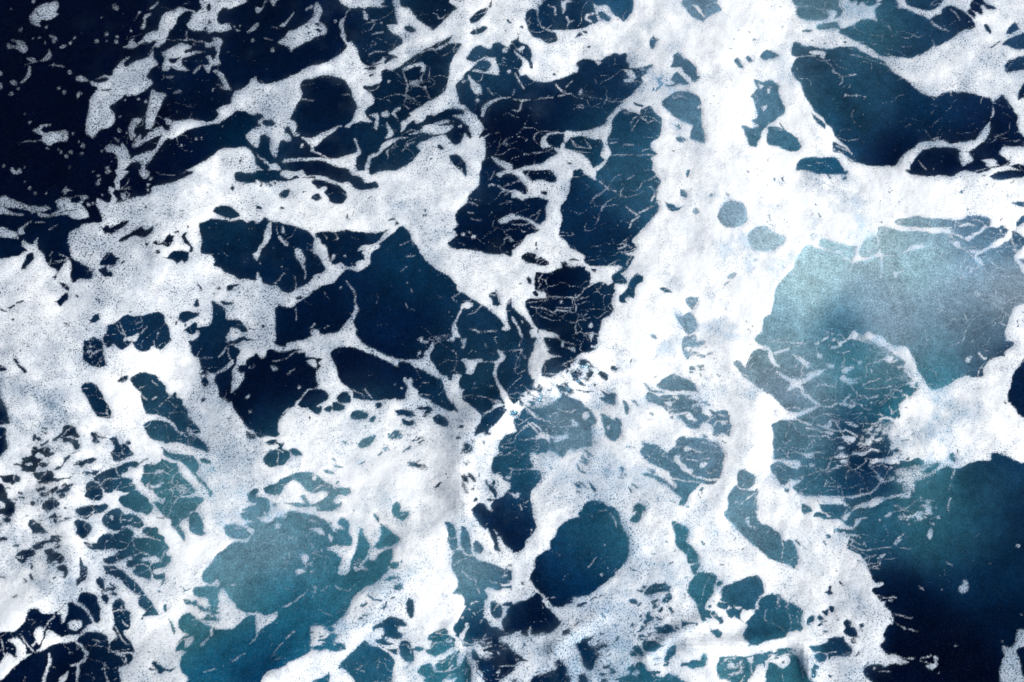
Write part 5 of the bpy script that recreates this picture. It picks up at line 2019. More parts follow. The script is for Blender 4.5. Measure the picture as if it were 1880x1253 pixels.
N 128 120 126 108 130 100 140 98 156 98 168 96 176 104 170 116 160 124 140 126
W 123 108 126 101 132 98 142 99 150 99 154 104 152 114 150 122 140 126 128 124 123 118
W 160 110 166 102 172 96 182 92 190 92 190 102 180 104 174 112 168 120 156 127 150 127 154 118
N 148 98 172 96 190 92 190 104 176 110 160 116
N 134 102 148 102 148 116 138 116
W 178 127 182 116 186 108 190 104 190 127
W 114 68 120 66 128 68 129 72 126 75 122 76 119 71
W 18 112 24 108 27 105 28 109 32 104 38 105 41 110 46 114 52 114 59 114 58 118 52 118 60 122 66 117 76 120 80 124 84 127 6 127 10 122 18 120 24 117 22 114
F 25 116 32 113 34 116 30 120 26 119
W -2 110 4 112 8 116 4 118 -2 117
R 760 1113 210 140
B w
F -2 -2 82 -2 81 8 76 18 70 28 64 36 66 42 70 46 68 49 62 48 57 47 54 40 50 36 42 38 34 42 28 47 22 53 26 57 30 58 28 64 24 70 18 72 22 78 30 82 40 86 38 94 30 97 26 94 20 96 12 98 8 104 6 110 14 114 18 118 14 122 22 127 -2 127 -2 76 4 74 8 72 1 70 -2 60
W 2 68 6 66 14 67 18 70 16 73 8 75 2 74
W 10 99 14 97 20 98 22 95 26 95 28 100 26 104 20 106 14 105
W 5 110 8 106 16 108 20 110 18 113 10 113
W -2 80 2 82 -1 86
F 36 84 42 80 50 76 56 71 62 69 68 66 72 60 70 56 74 54 78 60 82 66 88 67 94 65 100 64 104 62 110 64 112 70 114 78 112 82 108 78 104 74 98 72 94 74 86 78 82 84 78 92 76 100 72 98 70 90 72 82 76 76 74 72 66 76 60 80 54 84 48 88 40 90
F 60 48 66 49 72 53 77 60 80 67 74 70 68 68 66 62 68 56
F 102 62 108 62 112 68 114 76 114 84 110 86 106 80 102 74 98 68
F 88 82 94 74 96 80 98 90 106 90 104 96 106 104 112 110 113 120 116 127 94 127 94 112 92 96 88 90
W 95 78 98 74 102 77 104 84 108 89 100 90 96 88
w 1.8 103 100 104 112
w 2 102 92 106 98
F 74 52 76 46 82 42 84 38 86 34 84 30 88 28 91 32 88 38 86 44 82 52 78 56
l 1.6 78 57 86 60 94 63 104 60 112 58 116 60
l 1 78 60 86 63 96 62
l 1.4 110 56 116 54 127 52
l 1.8 113 53 118 46
l 1.4 96 54 104 55
l 1.4 98 59 108 57 112 54
l 1.6 18 74 28 68 36 62 44 58 54 58 62 60
l 1.2 30 64 40 58
l 1 48 56 58 54 64 52
F 50 58 60 56 64 60 56 60
l 1.6 58 96 60 88 66 80 72 74
l 1.4 76 98 80 88 86 80
l 2 36 104 40 108 50 108 58 104 64 98
l 1.4 38 92 46 93 50 91
l 1.4 56 106 66 104 74 98
l 1.2 70 100 78 92 84 84
l 1.2 76 120 76 112 80 106 86 102
l 1 84 114 88 104
l 1 86 126 90 112
F 44 127 50 120 58 118 60 122 66 118 70 118 66 124 60 127
l 1.4 56 118 58 114 62 112
F 29 98 34 96 36 102 34 106 42 108 36 109 30 104
F 117 -2 125 -2 126 6 128 14 132 20 140 21 144 19 146 10 144 2 142 -2 157 -2 156 4 152 8 152 14 148 20 144 24 145 30 146 36 148 41 142 38 136 34 131 35 126 34 124 28 120 22 115 18 116 8
l 1.4 131 8 134 3 140 -1
l 1.4 110 27 113 22
F 79 17 82 17 81 22 78 20
l 1.6 90 5 93 6
l 1.4 36 44 42 44 48 48
F 140 58 142 52 150 49 158 48 166 44 172 42 178 40 174 44 180 49 190 52 190 87 182 86 176 82 168 78 162 72 158 68 155 63 148 63 144 60
l 1.2 147 46 152 43 156 46
l 1.6 144 71 148 69 152 72
d 139 77 1.6
l 1 132 65 146 65
F 142 127 144 120 152 116 160 110 166 104 168 98 172 92 180 90 190 94 190 127
W 158 122 164 119 170 120 166 125
l 1.8 141 99 150 98 160 98 170 97
F 135 110 140 106 142 103 141 110 138 112
d 138 115 1.4
l 1.2 166 86 168 90 172 88
l 1 182 44 186 48
N 112 60 128 56 130 80 116 86
l .8 118 60 124 76
l .9 96 11 100 14
d 86 6 .7
d 149 57 .8
R 1430 380 300 200 134.4
B w
F -2 -2 136 -2 136 10 128 10 120 9 114 7 106 9 98 10 95 12 95 14 102 16 112 17 122 18 136 18 136 22 122 21 108 20 100 20 95 19 90 17 86 16 82 16 81 18 81 22 82 27 82 33 84 38 88 40 96 39 103 36 108 33 112 31 118 31 121 33 114 35 108 36 100 39 90 41 84 41 78 42 72 45 66 44 62 46 60 44 62 38 64 33 60 32 56 33 54 31 48 30 42 28 36 26 33 27 34 30 28 32 22 32 18 36 14 44 11 52 5 57 0 63 -2 64
W 81 17 85 16 90 17 95 19 100 21 108 20 122 21 136 23 136 30 124 32 119 33 115 31 110 32 104 36 98 39 88 40 85 38 83 33 82 28 87 26 94 28 94 26 86 25 82 22
W 67 34 69 29 72 26 76 24 80 24 81 29 82 36 80 38 75 41 70 42 67 41 66 38
W 34 27 40 28 46 31 53 32 58 34 63 33 62 38 60 42 56 42 51 40 52 37 44 35 38 32 34 30
W 72 20 75 19 74 21
W -2 24 3 24 5 27 3 31 -2 33
l 2.4 29 32 36 35 44 37 51 38
l 1.2 28 44 32 42 36 44
l 1.4 53 43 56 43 60 46 62 46 66 44
l .9 60 47 58 51 55 53
l .7 64 46 70 50
l 1 51 60 58 60
l 2.4 84 41 84 46 84 52 84 58
F 93 53 96 53 98 54 97 58 95 58
l 1 98 54 104 52
l 1.2 90 64 93 66 92 71
l 1.2 124 33 126 36 125 39
l .8 108 48 100 50
l .9 128 31 134 30
d 12 55 .7
d 42 54 .6
w 1 26 24 28 22
w 1.4 3 49 4 50
l .7 94 77 100 79
d 65 55 .5
R 1320 1120 200 133 134.4
B f
W 10 -2 28 -2 29 3 27 7 26 10 28 14 33 16 38 10 44 4 49 -2 101 -2 102 8 101 16 103 24 100 27 96 25 90 27 84 29 82 34 74 36 66 37 58 39 50 43 42 44 36 45 37 41 31 37 29 32 32 24 36 18 30 16 26 13 20 8 16 10 11 8 9 3
F 26 7 28 3 30 5 27 8
F 82 -2 84 2 87 6 88 12 90 17 88 14 86 6
l .8 95 8 99 16
l 1 86 27 88 22
l .8 58 0 56 12 62 17
F 90 27 96 24 98 26 97 29 92 28
l 1 84 29 83 34
W 98 35 102 38 104 39 100 37
W 108 13 112 7 117 6 117 14 112 17 108 19
W 120 10 124 7 130 10 128 13 122 13
w 2 128 15 133 14
W 121 19 126 16 128 18 123 21
W 127 2 134 0 136 8 130 6
w 2 130 27 136 26
W 110 45 120 44 128 42 136 39 136 52 130 54 122 52 117 52 113 48
l 1 117 53 126 52 134 55
W 117 55 124 53 132 55 133 60 127 66 121 63 118 60
W 117 66 122 68 123 73 118 74
W 117 69 114 76 114 84 119 83 120 78
W -2 60 6 58 14 57 20 57 28 58 36 57 44 55 50 54 56 53 62 51 70 49 78 48 86 47 93 49 90 53 96 56 100 60 103 68 107 78 112 86 120 92 20 92 14 88 6 85 -2 84
N 4 62 26 60 30 80 10 80
l 1.6 22 60 28 64
F 34 60 42 58 42 64 38 66
N 52 52 92 48 92 54 78 58 60 62 54 60
F 56 63 66 62 74 60 78 55 84 56 88 62 86 68 80 72 74 70 70 66 62 65
W 77 63 81 62 81 66 78 66
F 48 68 54 67 56 72 58 64 61 66 58 78 56 90 34 90 38 84 44 76
l 1.2 40 62 40 80
l 2 32 82 26 90
l 1.4 99 60 102 72 104 84
l 1 78 78 80 86
W -2 10 3 9 6 15 3 18 -2 17
W -2 26 4 28 2 33 -2 33
R 1690 380 190 127 134.4
B w
F -2 -2 136 -2 136 8 130 14 124 20 125 25 128 26 136 20 136 40 130 36 124 32 120 30 116 31 119 34 118 40 114 44 108 46 104 50 98 53 94 54 90 54 86 57 80 60 74 63 73 67 78 69 83 75 78 75 72 71 70 66 71 60 77 57 84 54 89 51 92 48 100 43 108 39 110 34 114 31 112 29 108 26 104 24 100 27 92 26 88 26 82 29 80 33 76 35 70 39 66 42 61 45 57 42 62 38 68 35 74 32 78 29 80 26 84 25 90 25 91 19 91 17 86 13 78 12 66 12 60 12 56 15 50 17 44 17 36 16 28 16 18 15 8 14 -2 12
F -2 28 8 27 20 27 34 27 43 26 39 29 40 33 46 36 52 38 57 42 54 42 46 38 40 36 30 34 18 35 8 33 -2 32
F 50 24 56 22 60 20 66 22 72 24 76 25 70 25 62 24 54 26 50 26
l 1 46 19 52 22
l .8 68 17 76 18 82 20 88 20
w 1.6 106 15 104 18
W 104 24 108 25 113 29 114 31 110 34 106 31 103 28
F 102 28 106 30 104 33
l 1 78 35 84 38 90 40 94 41
l .8 98 40 104 39
F 41 47 46 45 50 47 52 53 48 53 44 50
l 1 30 46 38 46
l 1.4 52 53 58 56 62 60 70 67
F 62 57 68 55 74 57 70 60 65 59
l .8 118 34 117 44 121 52
F 119 54 124 56 122 60
l .9 118 40 122 52
l 1 90 67 93 73 98 77 104 80 112 81
l .9 119 80 128 78
F 63 80 70 79 66 84 65 88 63 85
l 1 70 82 76 76
F 124 60 130 55 136 48 136 68 130 68 127 67 132 74 136 76 136 88 130 84 130 79 126 74 122 68 122 64
W 127 68 132 67 136 69 136 73 131 71
l .8 100 57 106 57
l .9 14 52 16 60
F -2 47 4 49 8 52 2 53 -2 53
d 107 47 .6
l .8 34 75 38 77
l .7 50 84 60 86
R 830 800 180 120 134.4
B w
F -2 -2 70 -2 69 3 66 6 64 12 63 18 64 24 60 28 57 30 55 36 53 44 54 50 58 53 64 53 68 55 71 58 70 62 76 64 81 66 80 72 77 78 70 83 64 86 58 88 50 90 30 92 -2 92
W 69 85 74 78 80 72 81 66 80 62 70 61 70 58 74 58 79 54 82 47 90 47 100 47 110 47 119 47 122 54 121 62 116 66 111 72 108 80 109 92 50 92 48 87 56 87
F 81 45 78 44 82 47 81 54 79 60 72 58 76 54 79 53
l 1.4 78 44 84 46 94 46 106 46
F 106 46 112 42 108 34 107 24 112 23 118 25 124 22 128 18 136 25 136 92 109 92 108 80 112 72 120 64 123 56 120 48 112 47
F 114 0 128 -2 136 4 136 12 130 6 122 4 116 5
l 1.2 92 6 102 7 110 4 118 5
W 113 27 116 23 120 22 124 20 128 17 132 20 126 25 120 24
W 5 6 6 3 10 1 12 3 9 5
W 30 -2 35 -2 32 1
w 2 29 6 28 12 25 17 23 20
W 24 14 28 11 27 16 23 20 21 18
N 12 14 26 8 30 14 24 22 14 24
w 1.6 13 21 12 25
w 1.4 17 17 19 19
w 2 43 8 44 12
w 1.6 22 34 24 37
w 1.4 26 37 28 38
W 21 50 24 51 30 56 33 60 32 65 30 65 26 60 23 55
N 14 40 22 38 26 52 32 70 24 80 14 74 12 60
W 13 56 16 54 20 58 24 62 25 66 20 64 15 62
W 13 62 18 66 20 72 22 78 18 76 14 70
w 1.8 26 71 29 74
W 46 60 49 61 50 68 54 70 55 63 58 60 59 67 56 69 60 76 62 80 61 84 58 85 54 78 50 74 47 68
w 1.8 62 62 63 64
w 1.6 63 67 63 68
w 1.6 37 52 38 56
W 31 86 34 84 36 87 34 92 28 92
F 77 78 82 79 86 81 90 78 93 80 92 84 87 85 82 82
l .8 92 84 98 89
d 80 5 .9
d 91 36 .8
l .8 76 6 86 15
l .7 86 18 96 26
d 115 15 1
"""
WATER_TINT = """
60 100 0 5 28
60 250 0 5 28
200 50 0 6 30
350 40 0 12 38
330 150 0 16 44
420 180 0 14 40
300 220 0 5 28
430 250 0 26 50
340 290 0 12 40
500 80 0 12 36
540 110 0 14 40
620 60 0 16 45
700 60 10 38 62
680 90 8 30 55
740 40 12 40 65
810 30 5 25 48
590 190 0 12 38
560 210 2 25 50
740 150 4 28 52
780 170 4 26 50
880 100 25 59 85
920 150 14 45 70
930 240 2 14 40
640 250 5 32 58
580 270 2 15 42
720 270 8 38 62
510 260 5 35 60
980 40 8 40 68
1040 20 10 42 70
1140 20 31 75 105
1000 130 12 40 68
1100 140 10 38 65
1000 210 2 22 50
960 270 0 10 35
1130 150 15 45 75
1060 270 12 48 72
1150 230 18 56 81
1170 290 36 80 105
1260 200 80 118 139
1255 120 71 104 125
1240 145 61 94 120
1290 15 105 137 159
1395 180 80 113 135
1430 170 61 100 120
1480 30 76 109 125
1500 120 34 65 88
1620 50 46 90 110
1690 15 25 59 85
1720 60 26 69 95
1750 40 5 20 50
1560 170 34 75 97
1600 200 29 67 94
1640 270 2 20 50
1700 220 5 40 70
1780 130 10 35 65
1820 170 8 30 60
1700 120 20 50 80
1740 290 0 14 42
1850 250 2 20 50
1505 305 26 80 110
1440 260 61 104 125
1870 80 25 59 90
1580 230 20 52 81
60 330 0 5 28
200 360 0 6 30
300 330 0 8 34
100 420 0 14 40
60 460 0 16 42
430 430 6 38 62
450 320 4 35 58
240 600 8 40 68
400 600 5 35 60
150 500 0 16 45
430 480 2 24 50
500 480 2 24 52
520 440 4 30 58
620 440 4 28 55
750 460 10 45 72
700 550 2 28 58
770 520 5 40 68
580 600 0 18 45
750 590 0 18 48
870 600 10 42 68
880 350 5 32 60
900 420 0 16 42
900 570 14 45 70
970 350 0 20 48
1060 400 6 38 68
1150 350 36 80 108
1100 430 4 35 65
1190 330 46 90 115
1010 520 0 12 38
1080 560 3 32 60
1000 600 2 24 50
1165 510 21 61 86
1345 393 125 152 169
1410 440 165 190 200
1265 600 115 142 159
1480 480 171 204 211
1480 550 156 190 197
1540 480 157 190 200
1620 440 161 190 198
1700 480 139 174 184
1700 420 125 155 169
1800 450 111 145 167
1750 530 120 147 165
1600 560 136 164 180
1545 600 53 98 123
1640 620 120 142 158
1780 600 92 115 130
1850 520 118 137 151
1440 600 114 151 167
1840 420 45 80 107
1780 400 87 118 145
175 650 3 28 55
180 740 5 36 62
290 710 25 57 78
330 770 11 43 69
300 790 42 85 105
120 830 2 25 52
70 860 0 18 45
220 840 5 35 60
310 900 60 109 123
290 880 64 112 125
400 650 5 30 58
450 740 0 10 35
5 740 0 20 48
180 900 9 43 69
250 920 49 98 113
20 900 0 12 40
350 930 68 117 130
500 700 0 12 38
650 700 0 10 35
730 690 0 12 42
700 730 12 48 73
500 780 12 48 73
790 650 5 35 60
840 660 8 38 62
870 690 26 60 82
800 740 5 40 68
880 740 10 48 75
900 780 4 36 65
920 850 39 83 105
505 845 29 70 89
660 760 47 85 102
570 900 91 133 146
590 930 101 137 151
670 815 89 124 136
910 930 0 20 48
860 890 0 14 40
960 660 22 57 81
960 700 12 48 78
1010 680 0 25 52
1060 690 2 24 50
960 780 27 73 100
1020 740 106 133 148
1040 790 96 127 144
1120 790 83 118 136
1240 710 97 126 141
1270 760 83 117 137
1210 840 79 115 134
1290 840 94 124 144
1260 900 65 109 128
960 880 28 88 114
1390 680 113 135 146
1370 880 91 123 140
1100 930 18 65 94
1390 920 86 122 139
960 920 7 48 81
1430 650 118 154 164
1500 680 103 135 149
1440 700 101 122 139
1480 800 87 120 135
1560 660 51 113 131
1620 690 84 124 136
1600 740 40 86 110
1650 760 30 106 127
1580 820 2 35 65
1480 850 54 98 118
1500 890 38 88 110
1580 880 7 48 81
1700 640 93 125 142
1720 690 52 109 127
1800 640 64 92 113
1860 700 2 25 55
1720 880 44 92 107
1800 880 19 55 78
1850 850 5 40 72
1860 930 4 31 57
1450 870 75 109 128
1700 930 49 96 111
1780 930 28 75 94
80 960 2 28 55
150 970 5 35 60
200 970 5 35 62
270 990 49 98 113
300 1040 60 109 123
230 960 28 65 86
360 970 73 120 140
430 980 88 129 147
410 1060 102 142 156
450 1040 97 137 153
380 1090 68 120 137
280 1110 42 85 105
220 1130 5 40 68
170 1110 0 20 48
60 1150 0 14 42
100 1220 0 14 42
200 1220 2 24 52
400 1230 17 83 111
450 1180 17 83 111
340 1150 62 120 130
440 1110 74 124 136
230 1060 8 38 65
80 1020 0 20 50
250 1180 8 40 66
500 1010 117 152 166
560 1040 88 129 147
540 980 83 129 147
620 990 55 112 133
490 1100 36 106 130
550 1090 31 101 127
600 1060 45 112 133
680 1040 45 104 121
710 990 67 120 135
560 1180 27 95 121
500 1200 12 83 114
480 1240 0 50 87
680 1215 26 77 101
720 1150 15 57 83
840 980 64 112 133
870 1040 106 137 151
880 1080 92 129 145
900 1100 33 88 112
920 980 0 14 42
900 1150 0 30 60
820 1200 40 106 125
920 1200 0 20 50
960 990 2 30 60
960 1120 0 14 42
1060 980 30 91 115
1050 1010 3 40 75
1060 1080 0 38 70
1120 990 30 88 112
1010 1160 0 22 52
1080 1220 3 40 70
1160 960 54 98 113
1250 1000 50 104 123
1270 1040 60 109 125
1290 1080 39 95 113
1360 1100 37 81 105
1400 1160 25 73 100
1210 1090 23 65 91
1230 1160 25 73 98
1340 1220 55 109 125
1370 980 90 123 139
1170 1240 28 88 110
1200 1110 18 57 83
1440 1010 69 112 131
1430 1160 39 95 115
1450 1200 45 104 121
1600 960 44 98 118
1620 1000 23 65 91
1700 980 40 92 109
1720 1000 28 74 93
1800 980 15 48 70
1750 1060 3 35 63
1650 1080 0 18 46
1700 1130 0 9 33
1850 1050 2 31 57
1850 1150 0 18 44
1750 1200 0 5 27
1660 1220 0 7 31
1540 1190 20 57 83
1570 1150 0 25 55
1800 1240 0 5 27
750 505 0 38 64
1090 1006 10 55 82
1750 976 28 73 93
510 476 0 25 50
1830 886 32 73 93
1570 206 16 60 84
"""
FOAM_BODY = """
60 20 .60 60 250 .60 200 200 .62 200 130 .66 300 150 .66 440 180 .72 400 300 .85 310 50 .68 380 30 .68
500 170 .75 700 110 .85 850 60 .85 900 40 .92 930 60 .97 700 150 .8 780 200 .78 850 250 .75 720 70 .75 550 60 .72 870 290 .85
960 60 .85 1000 130 .92 1150 70 .92 1200 60 .97 1340 60 1 1320 200 1 1340 290 1 1170 110 .8 1120 170 .8 1080 240 .85 1000 310 .85 1240 230 .85 1200 280 .95
1430 60 1 1450 130 .9 1500 80 .88 1440 230 1 1450 300 1 1530 20 .8 1780 70 .85 1850 30 .88 1830 160 .82 1750 270 .75 1500 270 .95
400 340 .85 380 380 .95 290 370 .72 180 440 .75 100 350 .6 40 370 .6 100 550 .85 280 540 .85 400 450 .95 20 500 .8 330 480 .85 60 600 .9 440 560 .75
500 360 .85 600 390 .95 750 380 .85 850 430 .8 900 500 .88 730 330 .9 820 330 .9 600 530 .78 480 560 .78 640 610 .75 930 540 .95
1000 420 .85 1000 350 .8 1200 470 .97 1300 500 .97 1250 330 .98 1380 340 1 1200 580 .97 1380 560 1 960 530 .9 1350 620 .95 1300 400 .95
1500 350 1 1700 370 1 1850 380 .95 1430 520 .98 1860 600 .88 1750 470 .88
40 680 .8 60 760 .8 240 700 .97 225 760 1 160 830 .9 140 890 .98 400 800 .78 440 850 .82 300 830 .88 380 900 .9 150 650 .8
600 660 .85 520 650 .75 600 800 .93 750 820 .92 680 900 1 820 880 1 780 930 1 870 820 .9 850 770 .85 680 740 .82 550 850 .95 830 720 .75 900 830 .85
1100 640 1 1000 640 .88 1180 700 .97 1150 780 .9 1100 880 .85 1020 900 .88 1130 930 .8 1330 750 .98 1350 820 1 1300 920 .95 1360 640 1 1050 880 .8 940 740 .97
1700 780 1 1780 750 .9 1830 660 .92 1660 800 .98 1420 780 1 1430 930 .92 1850 800 .95 1690 890 .8 1660 680 .85 1740 820 .85 1480 760 .8 1520 850 .8
130 1000 1 60 1080 .9 30 1140 1 60 980 .9 350 1010 1 280 1150 .97 330 1070 .92 230 1080 .8 300 1220 .85 420 1130 .85 180 1030 .75 120 1060 .75
760 1020 1 800 1080 1 820 1120 1 650 1130 .85 600 1180 .88 540 1230 .92 720 1060 .78 870 1000 .88 700 1100 .85 480 950 .85 660 970 .95 720 960 .95 750 1230 .85 860 1210 .85 920 1030 .85
970 1060 .9 1000 960 .95 1150 960 .88 1180 1020 .75 1100 1130 .8 1250 960 1 1200 1060 .85 1050 1180 .65 1300 950 .98 1300 1010 .85 1380 1040 .97 1140 1180 .68 1250 1190 .9 1350 1180 1 960 1200 .75 1020 1150 .8 1230 1140 .75 1110 1210 .65
1440 960 1 1500 1035 1 1540 980 .88 1560 1060 .8 1580 1100 .8 1480 1100 .9 1600 1140 .88 1550 1200 .8 1500 1240 .88 1450 1180 1 1850 1200 .6 1620 1210 .85 1520 1160 .85
"""
VEIL = """1000 780 .5 1240 800 .45 1300 660 .9 1600 650 .8 560 930 .6 430 930 .5 700 1150 .6 860 880 .5 1030 700 .8 70 900 .8 100 960 .8 1700 860 .85 900 60 .45 1500 440 .8 1180 1000 .5 1200 1130 .5 300 100 .15
50 200 0 750 560 0 600 700 .05 1060 1030 .05 1060 400 .05 1700 1130 0 1650 200 .2 1850 900 .05 220 600 .1 400 480 .2 850 330 .3 640 300 .35 260 1000 .3 850 1200 .8 1400 1230 .6 1020 560 .2 880 650 .1 1240 200 .4 1400 200 .6 1480 600 .2 1750 550 0 1540 1170 .3 550 1060 0 480 1200 0 150 1200 .1 1110 1200 .6"""
WEB = """1520 850 1 1580 780 1 1250 800 .7 1230 750 .6 250 1000 .9 300 880 .8 770 160 .6 980 370 .6 1760 110 .5 1010 580 .7 560 990 .6 1700 1000 .15 1600 980 .8 700 560 .12 60 150 0 1620 500 .3 1650 250 .35 1080 180 .6
1150 1140 .6 880 1200 .6 1040 780 .5 540 470 .3 890 680 .5 100 1180 .4 400 1050 .15 600 1060 .2 1060 1030 .2 1800 900 .05 1800 1150 0 1400 1120 .3 880 140 .6 500 600 .1 660 680 .1 1150 380 .6 1820 440 .9 290 740 .7 50 960 .5 330 160 .3 500 100 .1 600 200 .1 900 520 .4"""
G = 'foam patches adrift on the dark water'
def bx(a, b, c, d): return [a, b, c, b, c, d, a, d]
PATCHES = [
 ('foam_patch', 'kidney shaped speckled foam patch at the very top left', 'foam patch', G, bx(50, 0, 112, 53)),
 ('foam_patch', 'hooked claw shaped foam patch near the left edge', 'foam patch', G, bx(8, 68, 53, 102)),
 ('foam_patch', 'small triangular foam patch below the kidney shaped one', 'foam patch', G, bx(86, 62, 108, 81)),
 ('foam_patch', 'foam patch shaped like a small boot with a tall thin leg', 'foam patch', G, bx(70, 86, 98, 116)),
 ('foam_patch', 'curved tail of foam ending in a round knob, by the left edge', 'foam patch', G, bx(15, 118, 62, 158)),
 ('foam_patch', 'small oval foam patch standing alone on the dark water', 'foam patch', G, bx(122, 125, 136, 142)),
 ('foam_patch', 'spindle shaped foam patch pointing at the large leaf shaped patch', 'foam patch', G, bx(136, 137, 163, 152)),
 ('foam_patch', 'foam patch with a curled arm and a small dark hole', 'foam patch', G, bx(56, 224, 132, 274)),
 ('foam_patch', 'large leaf shaped speckled foam patch bent downwards', 'foam patch', G, [152, 136, 172, 136, 222, 113, 236, 120, 272, 96, 292, 112, 282, 140, 284, 166, 262, 174, 240, 182, 212, 206, 212, 232, 180, 248, 156, 256, 154, 190, 178, 160, 160, 156]),
 ('foam_patch', 'jagged foam patch with small round holes at its upper right end', 'foam patch', G, [505, 74, 530, 48, 572, 34, 574, 0, 596, 8, 598, 36, 606, 64, 570, 76, 538, 100, 508, 86]),
 ('foam_patch', 'small diamond shaped fleck alone on the dark water at lower right', 'foam patch', G, bx(1752, 1048, 1786, 1098)),
 ('foam_patch', 'tapering grey foam patch at the bottom right corner', 'foam patch', G, bx(1832, 1150, 1892, 1262)),
 ('wave_crest', 'steep breaking crest with dark teeth on its face, in the middle', 'wave crest', 'breaking wave crests', [838, 950, 836, 830, 868, 780, 920, 742, 985, 690, 1040, 650, 1075, 640, 1100, 700, 1040, 720, 960, 752, 920, 800, 905, 860, 878, 950]),
 ('wave_crest', 'smooth bright white crest arching over at the bottom, lower right', 'wave crest', 'breaking wave crests', [1262, 1200, 1262, 1176, 1340, 1178, 1400, 1166, 1452, 1158, 1492, 1178, 1504, 1256, 1470, 1256, 1462, 1205, 1400, 1196, 1340, 1212]),
 ('foam_plume', 'curved plume of white spray foam falling into the big foam fan', 'foam plume', None, [1560, 606, 1630, 620, 1672, 650, 1716, 716, 1690, 760, 1664, 700, 1636, 656, 1560, 626]),
]
# ================================================================ laying the chart on the sea
C0 = np.array(cam.location)
HALF_W = 18.0/CAM_LENS
ST, CT = math.sin(CAM_TILT), math.cos(CAM_TILT)
def place(u, v, z):
    """chart point + height of the water there -> point of the sea"""
    a = (u/CW-.5)*2*HALF_W; b = -(v-CH/2)/CW*2*HALF_W
    dy = b*CT+ST; dz = b*ST-CT
    t = (z-C0[2])/dz
    return np.stack([C0[0]+a*t, C0[1]+dy*t, C0[2]+dz*t], -1)

cov = read_chart(CHART)
cov_wide = gblur(cov, 14); web_grid = scatter(WEB, 1, 42)[..., 0]; veil_grid = scatter(VEIL, 1, 42)[..., 0]
cov_soft = gblur(cov, .6); cov7 = gblur(cov, 8)
tint = scatter(WATER_TINT, 3, 34)/255.
tint = np.where(tint < .04045, tint/12.92, ((tint+.055)/1.055)**2.4)
thick_grid = scatter(FOAM_BODY, 1, 38)[..., 0]
def at(grid, u, v): return sample(grid, u/10+.5, v/10+.5)

# heights: long swell, chop, and the ridges of the breaking crests
HS = 8
hu = np.arange(-700, CW+701, HS).astype(float); hv = np.arange(-470, CH+471, HS).astype(float)
HU, HV = np.meshgrid(hu, hv)
H = .5*(fbm(HU+900, HV+900, 520, 2, 51)-.5)+.15*(fbm(HU+900, HV+900, 150, 2, 52)-.5)+.05*(fbm(HU+900, HV+900, 42, 2, 53)-.5)
RIDGES = [([862, 930, 852, 860, 862, 815, 890, 775, 935, 738, 985, 705, 1040, 677, 1075, 655], 32, .24),
          ([1270, 1188, 1340, 1192, 1400, 1178, 1452, 1172, 1484, 1190, 1492, 1240], 13, .14),
          ([1022, 1196, 1045, 1172, 1070, 1155, 1100, 1140], 10, .07), ([1022, 1198, 1042, 1215, 1052, 1250], 10, .06),
          ([1190, 1210, 1225, 1180, 1260, 1160, 1290, 1148], 10, .10),
          ([480, 1250, 590, 1195, 660, 1140, 720, 1070, 770, 1010], 34, .13),
          ([825, 1165, 870, 1185, 885, 1215, 880, 1253], 14, .07),
          ([1330, -60, 1325, 150, 1335, 290, 1420, 350, 1600, 360, 1940, 372], 70, .06),
          ([1345, 640, 1385, 720, 1375, 830, 1330, 940], 26, .05),
          ([1680, 730, 1720, 800, 1830, 790, 1900, 830], 40, .12),
          ([110, 930, 145, 1000, 130, 1060, 30, 1130], 30, .12),
          ([100, 1230, 180, 1180, 330, 1160], 30, -.12),
          ([1630, 290, 1560, 230, 1490, 130], 22, -.10)]
for pts, wd, hh in RIDGES:
    q = (np.array(pts, float).reshape(-1, 2)-[hu[0], hv[0]])/HS
    d = stroke(q, 3.2*wd/HS, len(hu), len(hv))*HS
    H += hh*np.exp(-.5*(d/wd)**2)*(.75+.5*fbm(HU, HV, 60, 2, 54))
def height(u, v):
    x = np.clip((u-hu[0])/HS, 0, len(hu)-1.001); y = np.clip((v-hv[0])/HS, 0, len(hv)-1.001)
    xi = x.astype(int); yi = y.astype(int); fx = x-xi; fy = y-yi
    return (H[yi, xi]*(1-fx)+H[yi, xi+1]*fx)*(1-fy)+(H[yi+1, xi]*(1-fx)+H[yi+1, xi+1]*fx)*fy

def spaced(lo, hi, step, out, grow):                     # fine inside lo..hi, coarser outwards
    mid = list(np.arange(lo, hi+.01, step)); a = [mid[0]]; s = step
    while a[-1] > lo-out: s = min(s*grow, step*5); a.append(a[-1]-s)
    b = [mid[-1]]; s = step
    while b[-1] < hi+out: s = min(s*grow, step*5); b.append(b[-1]+s)
    return np.array(a[:0:-1]+mid+b[1:])

